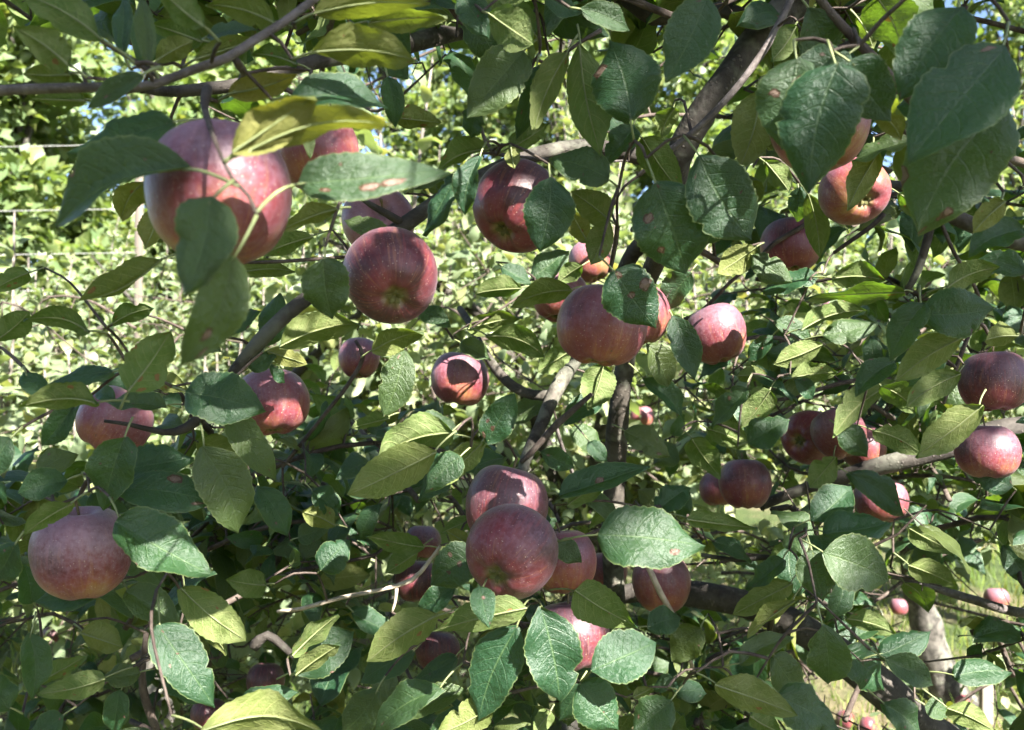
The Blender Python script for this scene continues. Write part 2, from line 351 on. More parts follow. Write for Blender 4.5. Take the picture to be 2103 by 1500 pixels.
# ---------------------------------------------------------------- trees of the rows behind
def shoot_leaves(items, p0, p1, n, L, spread=1.0, start=.15):
    ax = unit(p1 - p0); a = U(0, 6.28); e1 = unit(cross(ax, [.3, .7, .2])); e2 = cross(ax, e1)
    for i in range(n):
        t = start + (1 - start) * (i + U(0, .6)) / n; a += 2.4 + U(-.4, .4)
        out = e1 * math.cos(a) + e2 * math.sin(a)
        d = unit(out * spread + ax * U(.15, .8) + np.array([0, 0, U(-.5, .25)])); b = p0 + (p1 - p0) * t + out * .012
        nn = unit(np.array([0, 0, 1.0]) + ax * .5 + rv(.35)); items.append((b, d, nn, L * U(.65, 1.2), rattr()))
def row_tree(name, label, base, height, seed, limbs=7, secs=9, terts=6, L=.075, shoots=16, reach=1.15, trunk_pts=None, trunk_r=.07, nobj=300, leaf_mat='leaf_far', low=.75):  # default leaf_far is the paler leaf copy with painted sunlight
    global RNG; keep = RNG; RNG = np.random.default_rng(seed)
    root = link(name, None); root.location = base; tag(root, label, 'tree', 'apple trees in the orchard rows'); base = np.array(base, float)
    def part(nm, pts, rad, mat, sides=8, rough=.1, step=.05):
        mb = MB(); p, r = smooth_path(pts, rad, step); tube(mb, p - base, r, sides, rough); return link(nm, mb.mesh(nm), root, M[mat])
    fork = low * U(.85, 1.1)
    if trunk_pts is None: trunk_pts = [base - (0, 0, .12), base + (U(-.05, .05), U(-.05, .05), fork * .5), base + (U(-.08, .08), U(-.08, .08), fork + .2)]
    part('trunk', trunk_pts, np.linspace(trunk_r * 1.2, trunk_r * .75, len(trunk_pts)), 'trunkbark', 14, .13, .03)
    top = np.array(trunk_pts[-1]); items = []; small = MB(); a0 = U(0, 6.28)
    for i in range(limbs):
        a = a0 + i * 6.283 / limbs + U(-.3, .3); rr = reach * U(.75, 1.1); hz = height * U(.55, .95)
        end = np.array([base[0] + math.cos(a) * rr, base[1] + math.sin(a) * rr, hz]); mid = top * .5 + end * .5 + (0, 0, U(-.15, .2)) + rv(.06)
        pts, rad = smooth_path([top - (0, 0, U(0, .3)), mid, end], [trunk_r * .55, trunk_r * .36, .007], .06)
        mbl = MB(); tube(mbl, pts - base, rad, 7, .1); link('limb', mbl.mesh('limb'), root, M['bark'])
        for j in range(secs):
            t = .18 + .8 * (j + U(0, .8)) / secs; k = min(len(pts) - 2, int(t * (len(pts) - 1))); p = pts[k]
            dr = unit(unit(pts[k + 1] - pts[k]) * .5 + rv(.7) + (0, 0, U(-.8, .35))); ln = U(.3, .65); q = p + dr * ln + (0, 0, -ln * .12)
            tube(small, np.array([p, (p + q) / 2 + rv(.02), q]) - base, [.0075, .005, .0025], 4, caps=False)
            shoot_leaves(items, p, q, 9, L, 1.0, .25)
            for _ in range(terts):
                s = U(.25, .95); pp = p * (1 - s) + q * s; dd = unit(rv(1.0) + (0, 0, .2)); qq = pp + dd * U(.12, .28)
                tube(small, np.array([pp, qq]) - base, [.0035, .0015], 3, caps=False); shoot_leaves(items, pp, qq, 8, L, 1.0, .1)
        for j in range(max(1, shoots // limbs)):
            s = U(.35, 1.0); k = min(len(pts) - 1, int(s * (len(pts) - 1))); p = pts[k]; q = p + np.array([U(-.12, .12), U(-.12, .12), U(.45, 1.0)])
            q[2] = min(q[2], height + U(-.1, .25)); mbs = MB(); tube(mbs, np.array([p, (p + q) / 2 + rv(.015), q]) - base, [.009, .006, .003], 6)
            link('shoot', mbs.mesh('shoot'), root, M['shoot']); shoot_leaves(items, p, q, 26, L, .8, .08)
    if small.n: o = link('twigs', small.mesh('twigs'), root, M['twig']); o['kind'] = 'stuff'
    dist = [(-1e-3 * it[3] / it[0][1] ** 1 if in_view(it[0]) else 0, k) for k, it in enumerate(items)]
    dist.sort(); pick = [k for w, k in dist[:nobj] if w < 0]; ps = set(pick)
    for k in pick: place_leaf(FARMESH[k % len(FARMESH)], items[k], root)
    rest = [(it[0] - base,) + it[1:] for k, it in enumerate(items) if k not in ps]
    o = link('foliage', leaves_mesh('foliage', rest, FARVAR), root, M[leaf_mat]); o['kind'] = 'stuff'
    RNG = keep; return root, items
M['shoot'] = bark_material('pale_shoot_bark', (.10, .085, .072), (.21, .185, .16), 2.0)
FARMESH = shared_leaf_meshes(FARVAR, M['leaf_far'], 'far')  # leaf_far: paler leaf copy with painted sunlight
D1 = 4.1
tr1 = [P(1990, 1470, D1), P(1955, 1425, D1), P(1918, 1350, D1), P(1898, 1270, D1), P(1878, 1180, D1), P(1868, 1080, D1)]
row_tree('apple_tree', 'orchard tree with pale flaky bark trunk standing behind at lower right', (float(tr1[0][0]), D1, 0), 3.5, 21, trunk_pts=tr1, trunk_r=.072, low=1.0, reach=1.25, nobj=300)
MIDTREE, _ = row_tree('apple_tree', 'bright sunlit orchard tree in the middle behind the hanging apples', (.30, 3.7, 0), 2.9, 22, nobj=300, shoots=28, L=.082, terts=8)
row_tree('apple_tree', 'low sunlit orchard tree with upright pale shoots at the left behind', (-1.45, 3.6, 0), 2.0, 23, nobj=300, shoots=36, reach=1.25, low=.6, terts=9, L=.08)
row_tree('apple_tree', 'orchard tree at the far left edge of the row behind', (-3.2, 5.0, 0), 2.2, 24, nobj=100, shoots=24)
row_tree('apple_tree', 'orchard tree at the far right edge of the row behind', (3.35, 4.9, 0), 3.7, 25, nobj=120)
row_tree('apple_tree', 'taller orchard tree of the second row seen in the upper middle gap', (-.35, 7.6, 0), 3.9, 26, nobj=100, L=.08, shoots=30, reach=1.4)
row_tree('apple_tree', 'second row orchard tree rising behind the thick limb on the right', (1.7, 7.9, 0), 4.2, 27, nobj=80, L=.08, shoots=30, reach=1.5)
row_tree('apple_tree', 'second row orchard tree below the wires at the left', (-2.6, 8.4, 0), 2.9, 28, nobj=80, L=.085, shoots=24, reach=1.5, terts=8)

row_tree('apple_tree', 'orchard tree behind the dark red apple, left of the middle', (-.65, 5.0, 0), 2.7, 29, nobj=120, shoots=28, L=.08)
# unseen trees added beside and behind the camera to dim the sky light
row_tree('apple_tree', 'unseen apple tree added left of the viewer to block the sky', (-2.5, -.1, 0), 3.3, 31, nobj=0, leaf_mat='leaf_shade', reach=1.2)
row_tree('apple_tree', 'unseen apple tree added directly behind the viewer to block the sky', (-.3, -2.3, 0), 3.3, 32, nobj=0, leaf_mat='leaf_shade', reach=1.3)
# ---------------------------------------------------------------- wire trellis between the rows, wooden stake
fence = link('wire_trellis', None); fence.location = (-4.0, 6.0, 0); tag(fence, 'trellis of four pale horizontal wires seen through the gap at far left', 'trellis')
M['wire'] = plain('galvanised_wire', (.40, .40, .38), .4, .2, 30); M['post'] = plain('weathered_post', (.13, .11, .09), .85, .4, 18, .5, stretch=(1, 1, .08))
for py in (300, 432, 522, 597):
    z = CAM[2] + (750 - py) / F * 6.0; mb = MB(); xs_ = np.linspace(-3.2, 1.42, 28)
    tube(mb, np.stack([xs_, np.zeros(28), z - .015 * np.cos((xs_ + .5) * 1.16)], 1), .0021, 6); link('wire', mb.mesh('wire'), fence, M['wire'])
for x in (-3.2, 1.42):
    mb = MB(); tube(mb, [(x, .05, -.1), (x, .05, 1.6), (x + .01, .05, 3.2)], [.032, .03, .028], 10, .05); link('post', mb.mesh('post'), fence, M['post'])
def stake(top_px, d, w, label):
    t = P(*top_px, d); h = t[2] + .25; mb = MB(); a = w / 2
    pr = [(-a, -a * .7), (a, -a * .7), (a, a * .7), (-a, a * .7)]; V = []
    for z, k in ((-.25, 1.0), (h * .4, 1.0), (h - .3, 1.0), (h - .25, .85)): V += [(x * k, y * k, z) for x, y in pr]
    f = [(4 * i + j, 4 * i + (j + 1) % 4, 4 * i + 4 + (j + 1) % 4, 4 * i + 4 + j) for i in range(3) for j in range(4)] + [(3, 2, 1, 0), (12, 13, 14, 15)]
    mb.add(V, f); o = link('wooden_stake', mb.mesh('wooden_stake', False), None, M['stake']); o.location = (t[0], t[1], 0); tag(o, label, 'stake')
    bv = o.modifiers.new('edge', 'BEVEL'); bv.width = .004; bv.segments = 2
M['stake'] = plain('pale_planed_stake', (.24, .21, .17), .85, .45, 20, .5, stretch=(1, 1, .06))
stake((2025, 1335), 3.9, .05, 'pale square wooden stake standing in grass at lower right edge')

# ---------------------------------------------------------------- far wood
WOODVAR = []
for s in range(5):
    r = np.random.default_rng(s); WOODVAR.append(leaf_local(1.0, .75, 2, 2, r.uniform(.2, .8), r.uniform(0, .15)))
def wood_tree(label, x, y, h, w, seed, n=8500, trunk=.16, name='woodland_tree', cat='tree', grp='broadleaf trees of the wood beyond the orchard'):
    global RNG; keep = RNG; RNG = np.random.default_rng(seed)
    root = link(name, None); root.location = (x, y, 0); tag(root, label, cat, grp)
    mb = MB(); p, r = smooth_path([(0, 0, -.2), (U(-.2, .2), 0, h * .3), (U(-.4, .4), 0, h * .62), (U(-.4, .4), 0, h * .9)], [trunk, trunk * .8, trunk * .5, .03], .3)
    tube(mb, p, r, 9, .08)
    lobes = []
    for k in range(40):
        a = U(0, 6.28); z = h * (k + U(0, 1)) / 40 + .25; rr = w * math.sqrt(max(.12, 1 - ((z / h - .45) / .6) ** 2)) * U(.2, .95); c = np.array([math.cos(a) * rr, math.sin(a) * rr, z]); lobes.append((c, U(.45, .95) * w * .46))
        q = np.array([0, 0, z * .75]); tube(mb, np.array([q, (q + c) / 2 + (0, 0, .1), c]), [trunk * .28, trunk * .18, .012], 4, caps=False)
    link('trunk', mb.mesh('trunk'), root, M['bark']); items = []
    for i in range(n):
        c, s = lobes[i % len(lobes)]; d = unit(rv()); b = c + d * s * (U(0, 1) ** .45) * np.array([1, 1, .7])
        items.append((b, unit(d + rv(.6)), unit(np.array([0, 0, .8]) + d * .6 + rv(.5)), U(.15, .28), np.array([U(0, 1), U(0, 1) ** 4 * .3, 0])))
    o = link('crown', leaves_mesh('crown', items, WOODVAR), root, M['wood_leaf']); o['kind'] = 'stuff'; RNG = keep
wl = [('far', -13.5, 19, 9.5), ('x', -10.2, 17, 8.2), ('x', -8.2, 20, 11), ('x', -5.4, 18, 9), ('x', -2.9, 21, 10.5), ('x', -.6, 19, 8.6), ('x', 2.2, 20, 9.8), ('x', 5.0, 18, 9.2), ('x', 7.8, 20, 11), ('x', 11.0, 19, 10)]
wdesc = ['farthest left tree of the wood beyond the orchard', 'leafy woodland tree beyond the wires at the left edge', 'tall woodland tree behind the wires near the left', 'woodland tree behind the branch at upper left',
         'woodland tree behind the large apple at upper left', 'woodland tree seen through the gap at the upper middle', 'woodland tree right of the upper middle gap', 'woodland tree behind the thick limb at upper right', 'woodland tree behind the big leaves at upper right', 'farthest right tree of the wood beyond the orchard']
wood_tree('dark leafy tree at the far left edge behind the wires', -6.5, 11.5, 6.4, 1.6, 190, 11000)
wood_tree('woodland tree seen just right of the upper middle gap', .9, 16, 10, 2.0, 192)
wood_tree('woodland tree behind the fork of the thick limb', 3.6, 15.5, 9.5, 2.0, 193)
wood_tree('pale leafy tree behind the branch at upper left', -4.4, 14.5, 7.5, 1.9, 191, 9000)
for k, (_, x, y, h) in enumerate(wl): wood_tree(wdesc[k], x, y, h, 2.2, 100 + k)
sdesc = ['leafy shrub at the wood edge at far left', 'leafy shrub at the wood edge behind the left wires', 'leafy shrub at the wood edge below the largest apple', 'leafy shrub at the wood edge left of the middle', 'leafy shrub at the wood edge behind the middle tree', 'leafy shrub at the wood edge right of the middle', 'leafy shrub at the wood edge behind the thick limb', 'leafy shrub at the wood edge at far right']
for k in range(8): wood_tree(sdesc[k], -8.6 + 2.35 * k, 13.0 + .8 * (k % 2), 3.1 + .5 * ((k * 7) % 3), 1.7, 300 + k, 5200, .06, 'shrub', 'shrub', 'shrubs along the wood edge')
# ---------------------------------------------------------------- the near apple tree: limbs and branches
TREE = link('apple_tree', None); TREE.location = (1.75, 1.9, 0)
tag(TREE, 'near shaded apple tree whose leafy fruiting branches fill the foreground', 'tree', 'apple trees in the orchard rows')
ORG = np.array(TREE.location); NODES = []
TRUNK_TOP = np.array([1.72, 1.88, 1.0])
def branch(name, mat, pts, sides=12, rough=.10, node=True, step=.012, extra=None):
    """pts: photograph x, y, distance, width in photograph pixels; extra: further (point, radius) beyond the frame"""
    p = [P(x, y, d) for x, y, d, w in pts]; r = [w * d / F / 2 for x, y, d, w in pts]
    if extra:
        for q, rr in extra: p.append(np.array(q, float)); r.append(rr)
    pp, rr = smooth_path(p, r, step); mb = MB(); tube(mb, pp - ORG, rr, sides, rough); o = link(name, mb.mesh(name), TREE, M[mat])
    if node:
        for k in range(0, len(pp), 2): NODES.append((pp[k], rr[k]))
    return o
tk, tr_ = smooth_path([(1.75, 1.9, -.15), (1.73, 1.92, .4), (1.72, 1.88, 1.0), (1.66, 1.8, 1.5)], [.14, .11, .10, .085], .04)
mb = MB(); tube(mb, tk - ORG, tr_, 16, .12); link('trunk', mb.mesh('trunk'), TREE, M['trunkbark'])
# thick limbs
branch('limb', 'bark', [(1372, 470, 1.02, 44), (1385, 400, .98, 50), (1392, 330, .95, 56), (1440, 235, .93, 60), (1500, 150, .92, 60), (1560, 75, .92, 66), (1640, -5, .93, 72), (1720, -90, .95, 78)], 16, .08,
       extra=[((.75, 1.15, 2.12), .042), ((1.2, 1.5, 1.95), .05), ((1.62, 1.78, 1.55), .06)])
branch('limb', 'bark', [(1250, -25, 1.0, 34), (1300, 3, .98, 34), (1345, 35, .97, 34), (1420, 28, .95, 28), (1490, 22, .94, 34), (1560, 62, .93, 40)], 12, .12)
branch('limb', 'limbgrey', [(1262, 1235, 1.3, 46), (1258, 1120, 1.28, 46), (1262, 1000, 1.26, 46), (1264, 930, 1.25, 46), (1272, 830, 1.22, 40), (1285, 740, 1.2, 38), (1310, 620, 1.15, 38), (1345, 540, 1.08, 40), (1372, 470, 1.02, 42)], 14, .07)
branch('limb', 'bark', [(1180, 1225, 1.36, 34), (1262, 1222, 1.35, 40), (1340, 1215, 1.35, 48), (1450, 1225, 1.33, 56), (1560, 1250, 1.32, 58), (1660, 1300, 1.3, 62), (1750, 1365, 1.28, 70), (1840, 1440, 1.28, 76), (1920, 1510, 1.3, 80)], 16, .09,
       extra=[((.95, 1.45, .80), .036), ((1.4, 1.7, .85), .05), ((1.72, 1.88, .92), .06)])
branch('limb', 'bark', [(1560, 1040, 1.32, 20), (1640, 1008, 1.3, 24), (1780, 965, 1.28, 36), (1860, 945, 1.26, 40), (1970, 915, 1.25, 44), (2120, 880, 1.28, 50)], 12, .09,
       extra=[((1.15, 1.5, 1.42), .026), ((1.64, 1.8, 1.3), .04)])
branch('branch', 'bark', [(1820, 378, .98, 22), (1880, 392, .97, 24), (1950, 440, .96, 30), (2030, 475, .97, 34), (2130, 500, 1.0, 40)], 12, .1,
       extra=[((1.0, 1.4, 1.75), .025), ((1.62, 1.76, 1.48), .04)])
branch('branch', 'bark', [(1915, 440, .96, 18), (1905, 490, .96, 16), (1885, 555, .97, 15), (1858, 605, .98, 12)], 8, .12)
branch('branch', 'twig', [(1930, 450, .95, 9), (1960, 520, .95, 8), (2000, 585, .96, 8), (2015, 625, .97, 7)], 6)
branch('branch', 'twig', [(1815, 440, 1.02, 11), (1790, 465, 1.02, 10), (1740, 500, 1.03, 9), (1712, 520, 1.04, 7)], 6)
branch('branch', 'twig', [(1690, 440, 1.08, 11), (1640, 470, 1.08, 11), (1590, 500, 1.09, 10), (1560, 530, 1.1, 8), (1500, 580, 1.12, 8), (1440, 640, 1.14, 9), (1395, 660, 1.16, 8)], 7)
# diagonal branch that carries the dark apple
branch('branch', 'bark', [(1390, 335, .96, 40), (1300, 318, .96, 34), (1215, 300, .94, 32), (1130, 310, .92, 30), (1050, 335, .90, 30), (990, 362, .88, 30), (910, 405, .86, 30), (840, 455, .85, 32), (760, 510, .84, 30), (665, 588, .82, 29), (590, 645, .81, 29), (535, 700, .80, 30), (490, 752, .80, 26), (455, 800, .80, 22), (425, 845, .80, 22), (380, 880, .80, 20), (335, 888, .79, 13), (265, 872, .78, 9), (215, 865, .78, 7)], 12, .09)
branch('branch', 'bark', [(832, 462, .85, 18), (795, 440, .83, 15), (760, 420, .82, 11), (735, 402, .82, 8)], 8, .14)
# upper left
branch('branch', 'greybark', [(-60, 190, .53, 22), (60, 183, .52, 21), (180, 180, .51, 20), (290, 178, .50, 19), (340, 165, .50, 18), (400, 142, .50, 18), (465, 120, .50, 18), (520, 85, .51, 17), (580, 48, .52, 17), (650, -5, .53, 16), (720, -60, .54, 15)], 12, .06)
branch('branch', 'twig', [(335, 165, .50, 13), (290, 133, .50, 10), (250, 110, .50, 10), (222, 92, .50, 11), (185, 68, .50, 7), (140, 30, .51, 6), (90, -25, .52, 5)], 8, .12)
branch('branch', 'bark', [(290, 185, .56, 14), (350, 188, .60, 24), (430, 182, .64, 26), (500, 172, .67, 26), (600, 140, .72, 30), (690, 118, .78, 32), (780, 108, .84, 34), (870, 82, .88, 36), (960, 62, .92, 34), (1060, 50, .95, 34), (1160, 20, .97, 34), (1250, -25, 1.0, 34)], 12, .1)
branch('branch', 'twig', [(425, 185, .60, 22), (420, 215, .53, 17), (428, 250, .45, 12), (440, 285, .418, 9), (455, 322, .410, 8), (478, 368, .400, 8), (510, 402, .395, 9), (527, 442, .392, 10)], 8, .14)
branch('branch', 'twig', [(480, 118, .51, 14), (492, 135, .52, 18), (500, 150, .58, 16), (495, 172, .66, 16)], 8, .1)
branch('branch', 'greybark', [(1310, 362, .80, 9), (1360, 320, .80, 13), (1420, 275, .79, 14), (1500, 195, .78, 15), (1565, 110, .78, 15), (1610, 30, .78, 16), (1640, -40, .80, 16)], 8, .08)
branch('branch', 'twig', [(1672, -20, .62, 19), (1705, 25, .62, 19), (1760, 85, .62, 20), (1800, 125, .62, 20), (1850, 185, .63, 19), (1905, 240, .64, 16), (1960, 290, .66, 13)], 9, .1, extra=[((.62, .95, 1.75), .006)])
branch('branch', 'greybark', [(1290, 330, .80, 6), (1225, 332, .80, 6), (1150, 330, .79, 9), (1080, 325, .79, 9), (1010, 312, .78, 9), (985, 250, .77, 6), (978, 225, .76, 5)], 7, .12)
branch('branch', 'twig', [(1235, 62, .72, 10), (1195, 85, .72, 8), (1150, 115, .72, 7), (1090, 145, .73, 6), (1040, 170, .73, 4)], 6, .1)
branch('branch', 'twig', [(960, 58, .82, 13), (935, 30, .80, 12), (915, 5, .78, 7), (905, -15, .78, 5)], 7, .1)
branch('branch', 'twig', [(470, 540, .78, 6), (560, 538, .78, 7), (640, 533, .79, 7), (705, 528, .80, 8), (760, 515, .83, 9)], 6, .1)
# middle fork
branch('branch', 'limbgrey', [(1215, 690, 1.12, 30), (1170, 755, 1.10, 31), (1140, 805, 1.08, 32), (1112, 870, 1.05, 28), (1085, 930, 1.02, 26), (1072, 975, 1.0, 20), (1080, 1030, .97, 9)], 12, .07, extra=None)
branch('branch', 'limbgrey', [(1135, 812, 1.08, 24), (1095, 812, 1.09, 22), (1055, 795, 1.10, 21), (1020, 760, 1.12, 19), (990, 715, 1.15, 17), (965, 665, 1.2, 15), (945, 635, 1.25, 14)], 10, .08)
branch('branch', 'twig', [(1215, 810, 1.04, 10), (1180, 840, 1.03, 13), (1140, 875, 1.02, 15), (1100, 920, 1.01, 13), (1070, 950, 1.0, 10)], 8, .1)
branch('branch', 'greybark', [(1140, 870, 1.2, 8), (1155, 920, 1.22, 9), (1175, 970, 1.25, 9), (1200, 1040, 1.3, 9)], 6, .1)
branch('branch', 'bark', [(1215, 690, 1.12, 30), (1262, 600, 1.16, 30), (1300, 520, 1.12, 32), (1345, 480, 1.06, 34), (1375, 440, 1.0, 30)], 10, .07)
# lower sticks
branch('dead_stick', 'deadwood', [(905, 1120, .95, 6), (880, 1155, .95, 8), (845, 1192, .95, 10), (780, 1212, .95, 9), (700, 1228, .96, 9), (620, 1250, .96, 8), (570, 1256, .97, 7)], 7, .12)
branch('dead_stick', 'deadwood', [(815, 1202, .95, 8), (812, 1235, .95, 6), (805, 1258, .95, 5)], 6, .1)
branch('dead_stick', 'deadwood', [(1300, 1105, 1.05, 9), (1330, 1160, 1.04, 13), (1355, 1215, 1.04, 14), (1385, 1270, 1.05, 12), (1405, 1320, 1.06, 10), (1425, 1380, 1.1, 8)], 8, .1)
branch('branch', 'bark', [(1440, 1140, 1.12, 9), (1510, 1150, 1.12, 12), (1590, 1145, 1.13, 12), (1670, 1165, 1.15, 12), (1760, 1185, 1.18, 14)], 8, .12)
branch('branch', 'greybark', [(1760, 1172, 1.18, 13), (1840, 1184, 1.15, 15), (1920, 1208, 1.14, 16), (2000, 1232, 1.14, 19), (2120, 1262, 1.16, 22)], 9, .08, extra=[((1.1, 1.5, 1.1), .016), ((1.68, 1.85, 1.0), .03)])
branch('branch', 'twig', [(2020, 620, .97, 7), (1985, 700, .96, 8), (1955, 780, .96, 8), (1938, 830, .96, 6)], 6, .1)
branch('branch', 'bark', [(1520, 1400, 1.15, 9), (1640, 1330, 1.2, 12), (1800, 1450, 1.2, 16), (1880, 1350, 1.25, 14), (1925, 1290, 1.3, 10)], 7, .1) if False else None
branch('branch', 'twig', [(1735, 1480, 1.05, 13), (1755, 1430, 1.08, 11), (1780, 1380, 1.15, 10)], 7, .1)
branch('branch', 'twig', [(300, 1300, .95, 12), (296, 1340, .95, 13), (292, 1390, .95, 15), (300, 1440, .96, 17), (330, 1520, .98, 18)], 8, .15)
branch('branch', 'bark', [(550, 1180, 1.3, 12), (570, 1150, 1.3, 16), (580, 1110, 1.32, 16), (600, 1075, 1.34, 10)], 8, .1)
branch('branch', 'bark', [(520, 1330, 1.15, 22), (550, 1305, 1.15, 18), (600, 1345, 1.15, 14), (660, 1400, 1.16, 12)], 8, .14)
branch('branch', 'twig', [(730, 700, 1.05, 7), (745, 735, 1.05, 9), (715, 790, 1.06, 9), (660, 860, 1.07, 8), (600, 935, 1.08, 8), (580, 960, 1.08, 6)], 7, .1)

